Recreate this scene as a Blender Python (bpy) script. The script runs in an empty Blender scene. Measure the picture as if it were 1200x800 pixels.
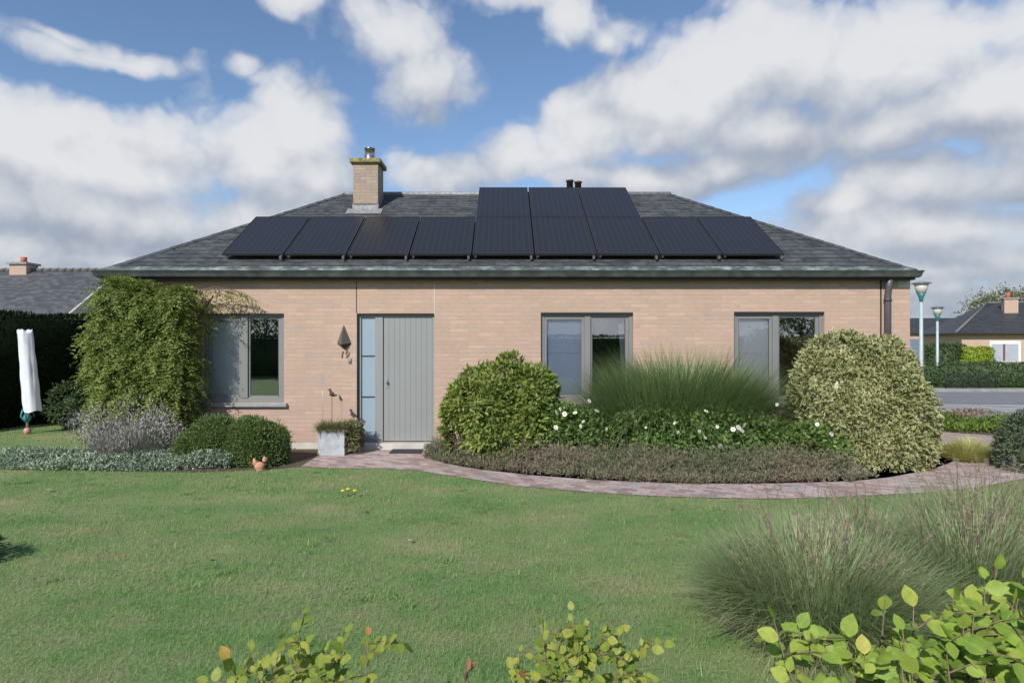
import bpy, bmesh, math, random
import numpy as np
from mathutils import Vector, Matrix

scene = bpy.context.scene
COL = scene.collection
rad = math.radians
G = -0.08            # ground level at the house
F = 735.0            # focal length in photo pixels (1200 px wide)
CX, CY, CH = 591.0, 400.0, 1.64
YW = 10.05           # front wall plane

def at(px, py, Y):
    return ((px-CX)*Y/F, Y, CH-(py-CY)*Y/F)
def gnd(px, py):
    Y = (CH-G)*F/(py-CY)
    return ((px-CX)*Y/F, Y)

# ------------------------------------------------------------------ materials
def newmat(name):
    m = bpy.data.materials.new(name); m.use_nodes = True
    nt = m.node_tree; nt.nodes.clear()
    return m, nt
def N(nt, kind, **kw):
    n = nt.nodes.new(kind)
    for k, v in kw.items():
        if k == 'inp':
            for a, b in v.items(): n.inputs[a].default_value = b
        else: setattr(n, k, v)
    return n
def L(nt, a, b): nt.links.new(a, b)
def c4(c): return (c[0], c[1], c[2], 1)
def ramp(nt, src, stops, interp='LINEAR'):
    r = N(nt, 'ShaderNodeValToRGB'); r.color_ramp.interpolation = interp
    e = r.color_ramp.elements
    while len(e) < len(stops): e.new(0.5)
    for i, (p, c) in enumerate(stops):
        e[i].position = p; e[i].color = c4(c) if len(c) == 3 else c
    L(nt, src, r.inputs[0]); return r.outputs[0]
def finish(nt, shader):
    o = N(nt, 'ShaderNodeOutputMaterial'); L(nt, shader, o.inputs[0])
def mixc(nt, fac, a, b, mode='MIX'):
    m = N(nt, 'ShaderNodeMix', data_type='RGBA', blend_type=mode)
    for s, v in ((0, fac), (6, a), (7, b)):
        if hasattr(v, 'links'): L(nt, v, m.inputs[s])
        elif s == 0: m.inputs[0].default_value = v
        else: m.inputs[s].default_value = c4(v)
    return m.outputs[2]
def noise(nt, scale, detail=4, vec=None, rough=.55, dims='3D'):
    n = N(nt, 'ShaderNodeTexNoise', noise_dimensions=dims)
    n.inputs['Scale'].default_value = scale; n.inputs['Detail'].default_value = detail
    n.inputs['Roughness'].default_value = rough
    if vec is not None: L(nt, vec, n.inputs['Vector'])
    return n.outputs[0]
def bump(nt, h, strength=.3, dist=.01):
    b = N(nt, 'ShaderNodeBump'); b.inputs['Strength'].default_value = strength
    b.inputs['Distance'].default_value = dist; L(nt, h, b.inputs['Height']); return b.outputs[0]
def pos(nt):
    return N(nt, 'ShaderNodeNewGeometry').outputs['Position']
def mapv(nt, v, scale=(1,1,1), rot=(0,0,0)):
    m = N(nt, 'ShaderNodeMapping'); L(nt, v, m.inputs[0])
    m.inputs['Scale'].default_value = scale; m.inputs['Rotation'].default_value = rot
    return m.outputs[0]
def simple(name, col, rough=.6, metal=0, var=.12, vscale=3, bumps=0, bscale=60, spec=.5, col2=None):
    m, nt = newmat(name)
    p = pos(nt)
    n = noise(nt, vscale, 6, p)
    a = tuple(max(0, c*(1-var)) for c in col); b = tuple(c*(1+var) for c in (col2 or col))
    c = ramp(nt, n, [(.3, a), (.7, b)])
    s = N(nt, 'ShaderNodeBsdfPrincipled')
    L(nt, c, s.inputs['Base Color']); s.inputs['Roughness'].default_value = rough
    s.inputs['Metallic'].default_value = metal; s.inputs['Specular IOR Level'].default_value = spec
    if bumps:
        L(nt, bump(nt, noise(nt, bscale, 5, p), bumps, .005), s.inputs['Normal'])
    finish(nt, s.outputs[0]); return m

def leafmat(name, stops, rough=.5, transl=.36, spec=.3, varieg=None, gain=1.75, veins=False):
    stops = [(p, (c[0]*gain*1.04, c[1]*gain, c[2]*gain*1.15)) for p, c in stops]
    m, nt = newmat(name)
    a = N(nt, 'ShaderNodeAttribute', attribute_name='rnd')
    c = ramp(nt, a.outputs['Fac'], stops)
    if varieg:
        md = N(nt, 'ShaderNodeAttribute', attribute_name='mid')
        ma = N(nt, 'ShaderNodeMath', operation='ADD'); L(nt, md.outputs['Fac'], ma.inputs[0])
        nz = noise(nt, 70, 2, pos(nt)); mm = N(nt, 'ShaderNodeMath', operation='MULTIPLY_ADD'); L(nt, nz, mm.inputs[0])
        mm.inputs[1].default_value = .9; mm.inputs[2].default_value = -.45; L(nt, mm.outputs[0], ma.inputs[1])
        f = ramp(nt, ma.outputs[0], [(.28, (0,0,0)), (.42, (1,1,1))])
        c = mixc(nt, f, varieg, c)
    if veins:      # pale midrib, mottling and a few brown flecks
        md = N(nt, 'ShaderNodeAttribute', attribute_name='mid')
        c = mixc(nt, ramp(nt, md.outputs['Fac'], [(.86, (0,0,0)), (.97, (.6,.6,.6))]), c, (.36,.40,.10))
        p_ = pos(nt)
        c = mixc(nt, 1, c, ramp(nt, noise(nt, 45, 5, p_, .7), [(.3, (.72,.76,.7)), (.7, (1.18,1.15,1.1))]), 'MULTIPLY')
        c = mixc(nt, ramp(nt, noise(nt, 130, 3, p_, .6), [(.70, (0,0,0)), (.76, (.8,.8,.8))]), c, (.20,.11,.04))
    s = N(nt, 'ShaderNodeBsdfPrincipled'); L(nt, c, s.inputs['Base Color'])
    s.inputs['Roughness'].default_value = rough; s.inputs['Specular IOR Level'].default_value = spec
    t = N(nt, 'ShaderNodeBsdfTranslucent')
    c2 = mixc(nt, .5, c, (.9, 1., .35), 'MULTIPLY'); L(nt, c2, t.inputs[0])
    x = N(nt, 'ShaderNodeMixShader'); x.inputs[0].default_value = transl
    L(nt, s.outputs[0], x.inputs[1]); L(nt, t.outputs[0], x.inputs[2])
    finish(nt, x.outputs[0]); return m

M = {}
# brick
def brickmat(name, c1, c2, mortar, w=.215, h=.062, mo=.009, bstr=.5):
    m, nt = newmat(name)
    uv = N(nt, 'ShaderNodeUVMap', uv_map='UVMap').outputs[0]
    b = N(nt, 'ShaderNodeTexBrick', offset=.5)
    L(nt, uv, b.inputs['Vector'])
    b.inputs['Color1'].default_value = (0,0,0,1); b.inputs['Color2'].default_value = (1,1,1,1)
    b.inputs['Mortar'].default_value = (.5,.5,.5,1)
    b.inputs['Scale'].default_value = 1; b.inputs['Mortar Size'].default_value = mo/2
    b.inputs['Mortar Smooth'].default_value = .35; b.inputs['Bias'].default_value = 0
    b.inputs['Brick Width'].default_value = w; b.inputs['Row Height'].default_value = h
    mid_ = tuple((x+y)/2*k for x, y, k in zip(c1, c2, (1.06, 1.04, .96)))
    perbrick = ramp(nt, b.outputs['Color'], [(0, c1), (.3, mid_), (.55, tuple(x*.93 for x in mid_)), (.8, c2), (1, tuple(x*1.1 for x in mid_))])
    st = noise(nt, 1, 6, mapv(nt, uv, (9, 40, 1)))
    perbrick = mixc(nt, ramp(nt, st, [(.35, (0,0,0)), (.75, (.35,.35,.35))]), perbrick, tuple(c*.62 for c in c1))
    big = noise(nt, .9, 5, uv)
    perbrick = mixc(nt, ramp(nt, big, [(.35, (0,0,0)), (.7, (.3,.3,.3))]), perbrick, (c2[0]*1.05, c2[1]*.98, c2[2]*.95))
    col = mixc(nt, b.outputs['Fac'], perbrick, mortar)
    dirt = ramp(nt, noise(nt, 1, 7, mapv(nt, uv, (1.1, .5, 1)), .68), [(.46, (0,0,0)), (.75, (.25,.25,.25))])
    col = mixc(nt, dirt, col, tuple(c*.66 for c in mortar))
    s = N(nt, 'ShaderNodeBsdfPrincipled'); L(nt, col, s.inputs['Base Color'])
    s.inputs['Roughness'].default_value = .9; s.inputs['Specular IOR Level'].default_value = .2
    inv = N(nt, 'ShaderNodeMath', operation='SUBTRACT'); inv.inputs[0].default_value = 1; L(nt, b.outputs['Fac'], inv.inputs[1])
    ad = N(nt, 'ShaderNodeMath', operation='MULTIPLY_ADD'); L(nt, noise(nt, 1, 4, mapv(nt, uv, (60, 120, 1))), ad.inputs[0])
    ad.inputs[1].default_value = .35; L(nt, inv.outputs[0], ad.inputs[2])
    L(nt, bump(nt, ad.outputs[0], bstr, .006), s.inputs['Normal'])
    finish(nt, s.outputs[0]); return m
M['brick'] = brickmat('beige_brick', (.44,.335,.268), (.535,.372,.298), (.43,.335,.275), w=.29, h=.066)
M['brick_far'] = brickmat('pink_brick', (.46,.33,.26), (.53,.38,.30), (.5,.4,.33))
M['brick_chim'] = brickmat('chimney_brick', (.33,.265,.215), (.43,.335,.27), (.28,.235,.2))

def slatemat(name, k=1.0, lichen=.6):
    m, nt = newmat(name)
    uv = N(nt, 'ShaderNodeUVMap', uv_map='UVMap').outputs[0]
    b = N(nt, 'ShaderNodeTexBrick', offset=.5); L(nt, uv, b.inputs['Vector'])
    b.inputs['Color1'].default_value = (0,0,0,1); b.inputs['Color2'].default_value = (1,1,1,1)
    b.inputs['Mortar'].default_value = (0,0,0,1)
    b.inputs['Scale'].default_value = 1; b.inputs['Mortar Size'].default_value = .003; b.inputs['Mortar Smooth'].default_value = .2
    b.inputs['Brick Width'].default_value = .27; b.inputs['Row Height'].default_value = .15
    per = ramp(nt, b.outputs['Color'], [(0, (.045*k,.046*k,.05*k)), (.5, (.066*k,.067*k,.071*k)), (1, (.10*k,.10*k,.10*k))])
    l1 = noise(nt, 1, 8, mapv(nt, uv, (2.6, 5.5, 1)), .68)
    l2 = noise(nt, 1, 8, mapv(nt, uv, (7, 17, 1)), .75)
    mul = N(nt, 'ShaderNodeMath', operation='MULTIPLY'); L(nt, l1, mul.inputs[0]); L(nt, l2, mul.inputs[1])
    f = ramp(nt, mul.outputs[0], [(.20, (0,0,0)), (.36, (lichen,)*3)])
    col = mixc(nt, f, per, (.20*k,.205*k,.195*k))
    col = mixc(nt, b.outputs['Fac'], col, (.032*k,.032*k,.034*k))
    s = N(nt, 'ShaderNodeBsdfPrincipled'); L(nt, col, s.inputs['Base Color'])
    L(nt, ramp(nt, l2, [(.3, (.42,)*3), (.7, (.72,)*3)]), s.inputs['Roughness'])
    inv = N(nt, 'ShaderNodeMath', operation='MULTIPLY_ADD'); L(nt, b.outputs['Color'], inv.inputs[0]); inv.inputs[1].default_value = .5; L(nt, l2, inv.inputs[2])
    L(nt, bump(nt, inv.outputs[0], .5, .008), s.inputs['Normal'])
    finish(nt, s.outputs[0]); return m
M['slate'] = slatemat('weathered_slate', .68, .75)
M['slate_far'] = slatemat('dark_slate', .55, .25)
M['tile_left'] = slatemat('grey_tile', 1.1, .15)

# solar glass
def panelmat():
    m, nt = newmat('solar_glass')
    uv = N(nt, 'ShaderNodeUVMap', uv_map='UVMap').outputs[0]
    w = N(nt, 'ShaderNodeTexWave', wave_type='BANDS', bands_direction='X'); L(nt, uv, w.inputs[0])
    w.inputs['Scale'].default_value = 3.2; w.inputs['Distortion'].default_value = .15
    f = ramp(nt, w.outputs['Fac'], [(.9, (0,0,0)), (.98, (1,1,1))])
    col = mixc(nt, f, (.024,.023,.025), (.033,.032,.035))
    s = N(nt, 'ShaderNodeBsdfPrincipled'); L(nt, col, s.inputs['Base Color'])
    s.inputs['Roughness'].default_value = .28; s.inputs['Specular IOR Level'].default_value = .3
    s.inputs['Coat Weight'].default_value = .12; s.inputs['Coat Roughness'].default_value = .35
    finish(nt, s.outputs[0]); return m
M['panel'] = panelmat()
M['panel_frame'] = simple('black_anodised', (.06,.06,.062), .42, .5, .1)
M['alu'] = simple('aluminium', (.45,.45,.46), .4, .8)
M['zinc'] = simple('dark_zinc', (.062,.072,.072), .42, .3, .25, 5, col2=(.085,.1,.1))
def coppermat():
    m, nt = newmat('verdigris')
    p = pos(nt)
    n = noise(nt, 1, 6, mapv(nt, p, (3.2, 1, 9)), .75)
    c = ramp(nt, n, [(.40, (.055,.06,.058)), (.50, (.10,.115,.11)), (.57, (.20,.235,.22)), (.70, (.38,.40,.385))])
    s = N(nt, 'ShaderNodeBsdfPrincipled'); L(nt, c, s.inputs['Base Color']); s.inputs['Roughness'].default_value = .7
    finish(nt, s.outputs[0]); return m
M['copper'] = coppermat()
M['fascia'] = simple('dark_fascia', (.035,.03,.027), .7)
M['lead'] = simple('lead', (.26,.26,.26), .6, .2, .35, 14)
M['steel'] = simple('steel', (.42,.38,.38), .25, 1, .1)
M['frame'] = simple('grey_window_frame', (.215,.215,.205), .45, 0, .05, 2)
M['door'] = simple('grey_door_paint', (.262,.268,.26), .45, 0, .04, 1.5)
M['seal'] = simple('dark_gasket', (.03,.03,.032), .5)
M['sill'] = simple('bluestone_sill', (.30,.30,.30), .6, 0, .12, 8, .2)
M['plinth'] = simple('pale_plinth', (.52,.48,.43), .85, 0, .15, 3, .3)
M['white'] = simple('white_paint', (.72,.71,.69), .5, 0, .05)
M['blind'] = simple('grey_screen', (.60,.59,.59), .8, 0, .04, 1.2)
M['blind_sky_tint'] = simple('sky_tinted_screen', (.40,.45,.55), .8, 0, .04, 1.2)  # grey screen; blue of the sky reflected in the pane painted into its colour
M['curtain'] = simple('white_curtain', (.75,.75,.76), .8)
M['room'] = simple('room_wall', (.16,.14,.12), .9)
M['frost'] = simple('frosted_glass', (.29,.37,.43), .22, 0, .05, 2)
def glassmat(name, fmin=.16, tint=(.8,.82,.84)):
    m, nt = newmat(name)
    t = N(nt, 'ShaderNodeBsdfTransparent'); t.inputs[0].default_value = c4(tint)
    g = N(nt, 'ShaderNodeBsdfGlossy'); g.inputs['Roughness'].default_value = .01; g.inputs[0].default_value = (.95,.97,1,1)
    lw = N(nt, 'ShaderNodeLayerWeight'); lw.inputs[0].default_value = .35
    ma = N(nt, 'ShaderNodeMath', operation='MULTIPLY_ADD'); L(nt, lw.outputs['Fresnel'], ma.inputs[0]); ma.inputs[1].default_value = .7; ma.inputs[2].default_value = fmin
    x = N(nt, 'ShaderNodeMixShader'); L(nt, ma.outputs[0], x.inputs[0]); L(nt, t.outputs[0], x.inputs[1]); L(nt, g.outputs[0], x.inputs[2])
    finish(nt, x.outputs[0]); return m
M['glass'] = glassmat('window_glass', .22, (.92,.93,.95))
M['glass_soft'] = glassmat('screen_glass', .05, (.97,.98,.99))
M['bronze'] = simple('lamp_metal', (.15,.135,.115), .5, .35, .15)
M['iron'] = simple('dark_iron', (.05,.042,.035), .5, .4)
M['rust'] = simple('brown_iron', (.13,.085,.06), .7, .2, .25, 30)
M['concrete'] = simple('concrete', (.40,.42,.44), .85, 0, .22, 9, .4, 80)
M['terracotta'] = simple('terracotta', (.50,.25,.15), .8, 0, .15, 20)
M['mat'] = simple('rubber_mat', (.03,.032,.036), .85, 0, .2, 40, .5)
M['cover'] = simple('white_cover', (.70,.72,.77), .6, 0, .05, 6, .4, 12)
M['teal'] = simple('teal_plastic', (.05,.25,.27), .45)
M['redplastic'] = simple('pale_red_plastic', (.50,.26,.22), .6)
M['bark'] = simple('bark', (.11,.085,.06), .9, 0, .3, 25, .6, 50)
M['twig'] = simple('twig', (.17,.125,.075), .85, 0, .3, 40)
M['soil'] = simple('soil', (.085,.058,.043), .95, 0, .4, 12, 1., 40)
M['lamp_pole'] = simple('pale_green_pole', (.40,.47,.47), .5, .1)
M['lamp_green'] = simple('lamp_green', (.035,.17,.15), .45)
M['lamp_top'] = simple('lamp_top', (.20,.23,.23), .4, .4)
M['lamp_glass'] = simple('opal_bowl', (.55,.52,.44), .3)
M['wire'] = simple('wire_fence', (.03,.035,.037), .6, .3)
M['garage'] = simple('blue_grey_door', (.16,.2,.27), .6)
M['teal_window'] = simple('teal_shutter', (.12,.38,.38), .6)
M['pot'] = simple('orange_pot', (.50,.13,.07), .8)
M['petal'] = simple('white_petal', (.80,.78,.70), .6, 0, .05)
M['petal_yellow'] = simple('yellow_petal', (.75,.55,.04), .6)
M['stamen'] = simple('yellow_centre', (.55,.38,.08), .7)
M['dead_leaf'] = simple('brown_leaf', (.24,.12,.06), .8)
M['petal_pink'] = simple('pink_leaf', (.55,.2,.17), .6)

def yellowcap():
    m, nt = newmat('lichen_cap')
    n = noise(nt, 14, 6, pos(nt), .7)
    c = ramp(nt, n, [(.35, (.10,.09,.07)), (.5, (.22,.19,.09)), (.65, (.42,.34,.06))])
    s = N(nt, 'ShaderNodeBsdfPrincipled'); L(nt, c, s.inputs['Base Color']); s.inputs['Roughness'].default_value = .9
    finish(nt, s.outputs[0]); return m
M['cap'] = yellowcap()

def lawncolor(nt, p):
    a = noise(nt, .8, 7, mapv(nt, p, (1, 1.6, .3)), .66)
    b = noise(nt, 3.0, 8, mapv(nt, p, (1, 1.5, .3)), .74)
    c = ramp(nt, a, [(.29, (.112,.205,.066)), (.45, (.165,.248,.092)), (.59, (.228,.268,.12)), (.73, (.325,.295,.165))])
    f = ramp(nt, b, [(.48, (0,0,0)), (.72, (.7,.7,.7))])
    return mixc(nt, f, c, (.255,.22,.14))
def lawnmat():
    m, nt = newmat('lawn_ground')
    p = pos(nt)
    c = lawncolor(nt, p)
    c = mixc(nt, .8, c, ramp(nt, noise(nt, 90, 4, p, .7), [(.3, (.72,.75,.7)), (.7, (1.3,1.3,1.25))]), 'MULTIPLY')
    s = N(nt, 'ShaderNodeBsdfPrincipled'); L(nt, c, s.inputs['Base Color']); s.inputs['Roughness'].default_value = .95; s.inputs['Specular IOR Level'].default_value = .1
    L(nt, bump(nt, noise(nt, 60, 5, p, .7), .6, .02), s.inputs['Normal'])
    finish(nt, s.outputs[0]); return m
M['lawn'] = lawnmat()
def blademat():
    m, nt = newmat('lawn_blades')
    p = pos(nt); c = lawncolor(nt, p)
    a = N(nt, 'ShaderNodeAttribute', attribute_name='rnd')
    v = ramp(nt, a.outputs['Fac'], [(0, (1.15,1.25,1.1)), (.6, (1.6,1.68,1.5)), (.9, (2.0,2.0,1.8)), (1, (2.5,2.3,1.9))])
    c = mixc(nt, 1, c, v, 'MULTIPLY')
    s = N(nt, 'ShaderNodeBsdfPrincipled'); L(nt, c, s.inputs['Base Color']); s.inputs['Roughness'].default_value = .55; s.inputs['Specular IOR Level'].default_value = .25
    t = N(nt, 'ShaderNodeBsdfTranslucent'); L(nt, c, t.inputs[0])
    x = N(nt, 'ShaderNodeMixShader'); x.inputs[0].default_value = .42; L(nt, s.outputs[0], x.inputs[1]); L(nt, t.outputs[0], x.inputs[2])
    finish(nt, x.outputs[0]); return m
M['blades'] = blademat()
def pavermat():
    m, nt = newmat('red_grey_pavers')
    p = pos(nt)
    b = N(nt, 'ShaderNodeTexBrick', offset=.5); L(nt, mapv(nt, p, (1,1,0), (0,0,.5)), b.inputs['Vector'])
    b.inputs['Color1'].default_value = (0,0,0,1); b.inputs['Color2'].default_value = (1,1,1,1); b.inputs['Mortar'].default_value = (.3,.3,.3,1)
    b.inputs['Scale'].default_value = 1; b.inputs['Mortar Size'].default_value = .006; b.inputs['Brick Width'].default_value = .17; b.inputs['Row Height'].default_value = .09
    c = ramp(nt, b.outputs['Color'], [(0, (.16,.115,.105)), (.35, (.25,.165,.145)), (.7, (.30,.235,.215)), (1, (.22,.20,.195))])
    c = mixc(nt, b.outputs['Fac'], c, (.15,.13,.11))
    g = ramp(nt, noise(nt, 3, 7, p, .7), [(.35, (.75,.75,.75)), (.65, (1.15,1.13,1.1))])
    c = mixc(nt, 1, c, g, 'MULTIPLY'); c = mixc(nt, 1, c, (1.72,1.72,1.76), 'MULTIPLY')
    sp = ramp(nt, noise(nt, 55, 3, p, .6), [(.62, (0,0,0)), (.72, (.6,.6,.6))])
    c = mixc(nt, sp, c, (.40,.33,.29))
    s = N(nt, 'ShaderNodeBsdfPrincipled'); L(nt, c, s.inputs['Base Color']); s.inputs['Roughness'].default_value = .85
    L(nt, bump(nt, b.outputs['Fac'], -.5, .006), s.inputs['Normal'])
    finish(nt, s.outputs[0]); return m
M['paver'] = pavermat()
M['asphalt'] = simple('asphalt', (.19,.19,.195), .85, 0, .22, 2.2, .4, 70)
M['driveway'] = simple('pale_concrete_paving', (.31,.30,.285), .85, 0, .28, 1.3, .3, 50)
M['kerb'] = simple('kerb', (.27,.265,.25), .85, 0, .2, 3)

# foliage
LM = {}
LM['wisteria'] = leafmat('wisteria_leaf', [(0,(.065,.105,.022)), (.35,(.12,.162,.034)), (.7,(.18,.205,.048)), (.93,(.22,.215,.055)), (1,(.23,.17,.06))])
LM['rhodo'] = leafmat('rhododendron_leaf', [(0,(.05,.08,.016)), (.35,(.11,.155,.03)), (.75,(.20,.235,.055)), (1,(.26,.235,.09))], .42)
LM['box'] = leafmat('boxwood_leaf', [(0,(.045,.085,.024)), (.5,(.085,.13,.036)), (.85,(.13,.16,.05)), (1,(.18,.14,.07))])
LM['rose'] = leafmat('rose_leaf', [(0,(.045,.09,.02)), (.45,(.085,.15,.034)), (.8,(.15,.205,.05)), (1,(.23,.21,.09))], .42)
LM['euonymus'] = leafmat('variegated_leaf', [(0,(.055,.085,.022)), (.5,(.09,.12,.035)), (1,(.16,.17,.05))], .4, .2, .35, (.56,.52,.27))
LM['misc'] = leafmat('tall_grass_blade', [(0,(.07,.12,.04)), (.5,(.115,.17,.06)), (.85,(.165,.205,.085)), (1,(.26,.25,.13))], .5)
LM['heather'] = leafmat('heather_sprig', [(0,(.062,.09,.04)), (.4,(.11,.125,.062)), (.62,(.145,.122,.075)), (1,(.195,.155,.105))], .8, .15)
LM['lavender'] = leafmat('lavender_sprig', [(0,(.12,.13,.085)), (.5,(.20,.195,.155)), (1,(.29,.27,.255))], .8, .15)
LM['silver'] = leafmat('silver_leaf', [(0,(.09,.135,.075)), (.4,(.16,.21,.125)), (1,(.30,.335,.235))], .8, .15)
LM['hornbeam'] = leafmat('hornbeam_leaf', [(0,(.085,.15,.02)), (.5,(.165,.238,.036)), (.92,(.25,.28,.05)), (.97,(.31,.24,.04)), (1,(.36,.15,.05))], .5, .35, .25, veins=True)
LM['hornbeam_y'] = leafmat('yellowing_hornbeam_leaf', [(0,(.07,.125,.018)), (.4,(.15,.20,.03)), (.85,(.22,.225,.04)), (.97,(.28,.20,.04)), (1,(.34,.12,.05))], .5, .35, .25, veins=True)
LM['penni'] = leafmat('fountain_grass_blade', [(0,(.11,.165,.055)), (.45,(.175,.235,.095)), (.8,(.235,.255,.13)), (1,(.34,.29,.19))], .6)
LM['pennihead'] = leafmat('fountain_grass_seed', [(0,(.15,.125,.075)), (1,(.26,.22,.15))], .8, .2)
LM['yew'] = leafmat('yew_leaf', [(0,(.012,.022,.008)), (.6,(.02,.034,.011)), (1,(.045,.065,.02))], .8, .1, .1, gain=.9)
LM['hedge'] = leafmat('hedge_leaf', [(0,(.035,.06,.022)), (.6,(.055,.085,.03)), (1,(.085,.115,.042))], .6)
LM['lime'] = leafmat('lime_leaf', [(0,(.12,.18,.02)), (1,(.25,.30,.03))], .6)
LM['greygreen'] = leafmat('grey_green_leaf', [(0,(.05,.075,.035)), (.6,(.085,.11,.06)), (1,(.15,.17,.09))], .6)
LM['yellowgrass'] = leafmat('yellow_grass', [(0,(.26,.27,.09)), (1,(.38,.37,.15))], .6)
LM['bedplant'] = leafmat('bed_leaf', [(0,(.045,.085,.02)), (.6,(.08,.13,.025)), (1,(.17,.22,.035))], .6)
LM['bedrust'] = leafmat('rusty_bed_leaf', [(0,(.10,.085,.04)), (1,(.24,.15,.08))], .7)
LM['tree'] = leafmat('tree_leaf', [(0,(.07,.085,.03)), (1,(.16,.17,.07))], .6)
LM['mauve'] = leafmat('mauve_petal', [(0,(.20,.14,.26)), (1,(.40,.30,.48))], .7)

# ------------------------------------------------------------------ object helpers
def settag(o, label=None, cat=None, group=None, kind=None):
    if label: o['label'] = label
    if cat: o['category'] = cat
    if group: o['group'] = group
    if kind: o['kind'] = kind
    return o
def thing(name, label, cat, loc=(0,0,0), group=None, rotz=0):
    o = bpy.data.objects.new(name, None); COL.objects.link(o)
    o.location = loc; o.empty_display_size = .1; o['org'] = tuple(loc)
    return settag(o, label, cat, group)
def root_org(o):
    while o.parent: o = o.parent
    return np.array(o.get('org', (0,0,0)), float)
def link(name, me, mat, parent=None, loc=None):
    o = bpy.data.objects.new(name, me); COL.objects.link(o)
    if mat is not None: me.materials.append(mat)
    if parent is not None: o.parent = parent
    off = root_org(parent) if parent is not None else np.array(loc if loc is not None else (0,0,0), float)
    if parent is None and loc is not None: o.location = loc; o['org'] = tuple(loc)
    if np.any(off != 0): me.transform(Matrix.Translation(-Vector(off)))
    return o

class MB:
    """collects world-space polygons, builds one mesh with box-projected metre UVs"""
    def __init__(s): s.v = []; s.f = []; s.uv = []; s.smooth = []
    def poly(s, pts, uv=None, smooth=False):
        i = len(s.v); s.v += [tuple(p) for p in pts]; s.f.append(list(range(i, i+len(pts)))); s.uv.append(uv); s.smooth.append(smooth)
    def box(s, x0, x1, y0, y1, z0, z1):
        if x0 > x1: x0, x1 = x1, x0
        p = [(x0,y0,z0),(x1,y0,z0),(x1,y1,z0),(x0,y1,z0),(x0,y0,z1),(x1,y0,z1),(x1,y1,z1),(x0,y1,z1)]
        for q in ((0,3,2,1),(4,5,6,7),(0,1,5,4),(1,2,6,5),(2,3,7,6),(3,0,4,7)): s.poly([p[k] for k in q])
        return s
    def tube(s, pts, r, n=8, caps=True, smooth=True):
        pts = [Vector(p) for p in pts]
        rs = r if isinstance(r, (list, tuple)) else [r]*len(pts)
        rings = []
        for i, p in enumerate(pts):
            d = (pts[min(i+1, len(pts)-1)]-pts[max(i-1, 0)]).normalized()
            a = d.cross(Vector((0,0,1)) if abs(d.z) < .95 else Vector((1,0,0))).normalized(); b = a.cross(d)
            rings.append([p+rs[i]*(math.cos(t)*a+math.sin(t)*b) for t in [2*math.pi*k/n for k in range(n)]])
        for A, B in zip(rings[:-1], rings[1:]):
            for k in range(n): s.poly([A[k], B[k], B[(k+1)%n], A[(k+1)%n]], smooth=smooth)
        if caps: s.poly(rings[0]); s.poly(rings[-1][::-1])
        return s
    def lathe(s, c, prof, n=20, smooth=True):
        cx, cy = c
        rings = [[(cx+r*math.cos(2*math.pi*k/n), cy+r*math.sin(2*math.pi*k/n), z) for k in range(n)] for r, z in prof]
        for A, B in zip(rings[:-1], rings[1:]):
            for k in range(n): s.poly([A[k], A[(k+1)%n], B[(k+1)%n], B[k]], smooth=smooth)
        s.poly(rings[0][::-1]); s.poly(rings[-1])
        return s
    def ring(s, x0, x1, y0, y1, prof):
        """sweep closed profile [(outward, z)] round a rectangle"""
        cor = [lambda d: (x0-d, y0-d), lambda d: (x1+d, y0-d), lambda d: (x1+d, y1+d), lambda d: (x0-d, y1+d)]
        n = len(prof)
        for k in range(4):
            A, B = cor[k], cor[(k+1) % 4]
            for i in range(n):
                d0, z0 = prof[i]; d1, z1 = prof[(i+1) % n]
                s.poly([(*A(d0), z0), (*B(d0), z0), (*B(d1), z1), (*A(d1), z1)])
        return s
    def build(s, name, mat, parent=None, loc=None, weld=True, bevel=0):
        bm = bmesh.new(); uvl = bm.loops.layers.uv.new('UVMap')
        for f, uv, sm in zip(s.f, s.uv, s.smooth):
            vs = [bm.verts.new(s.v[i]) for i in f]
            try: fa = bm.faces.new(vs)
            except ValueError: continue
            fa.smooth = sm; fa.normal_update(); n = fa.normal
            for k, lp in enumerate(fa.loops):
                if uv: lp[uvl].uv = uv[k]
                else:
                    x, y, z = lp.vert.co
                    ax = max(range(3), key=lambda a: abs(n[a]))
                    lp[uvl].uv = (y, z) if ax == 0 else (x, z) if ax == 1 else (x, y)
        if weld: bmesh.ops.remove_doubles(bm, verts=bm.verts, dist=1e-5)
        if bevel:
            bmesh.ops.bevel(bm, geom=[e for e in bm.edges if len(e.link_faces) == 2 and e.calc_face_angle() > .6], offset=bevel, segments=1, affect='EDGES')
        me = bpy.data.meshes.new(name); bm.to_mesh(me); bm.free()
        return link(name, me, mat, parent, loc)

def tri_mesh(name, V, T, mat, parent=None, loc=None, attrs=None, smooth=False):
    me = bpy.data.meshes.new(name)
    V = np.asarray(V, np.float32).reshape(-1, 3); T = np.asarray(T, np.int32).reshape(-1, 3)
    me.vertices.add(len(V)); me.vertices.foreach_set('co', V.ravel())
    me.loops.add(T.size); me.loops.foreach_set('vertex_index', T.ravel())
    me.polygons.add(len(T)); me.polygons.foreach_set('loop_start', np.arange(0, T.size, 3, dtype=np.int32))
    me.polygons.foreach_set('loop_total', np.full(len(T), 3, np.int32))
    if smooth: me.polygons.foreach_set('use_smooth', np.ones(len(T), bool))
    for k, a in (attrs or {}).items():
        at_ = me.attributes.new(k, 'FLOAT', 'POINT'); at_.data.foreach_set('value', np.asarray(a, np.float32))
    me.update(calc_edges=True)
    return link(name, me, mat, parent, loc)
def nrm(a): return a/np.maximum(np.linalg.norm(a, axis=-1, keepdims=True), 1e-9)

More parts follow.
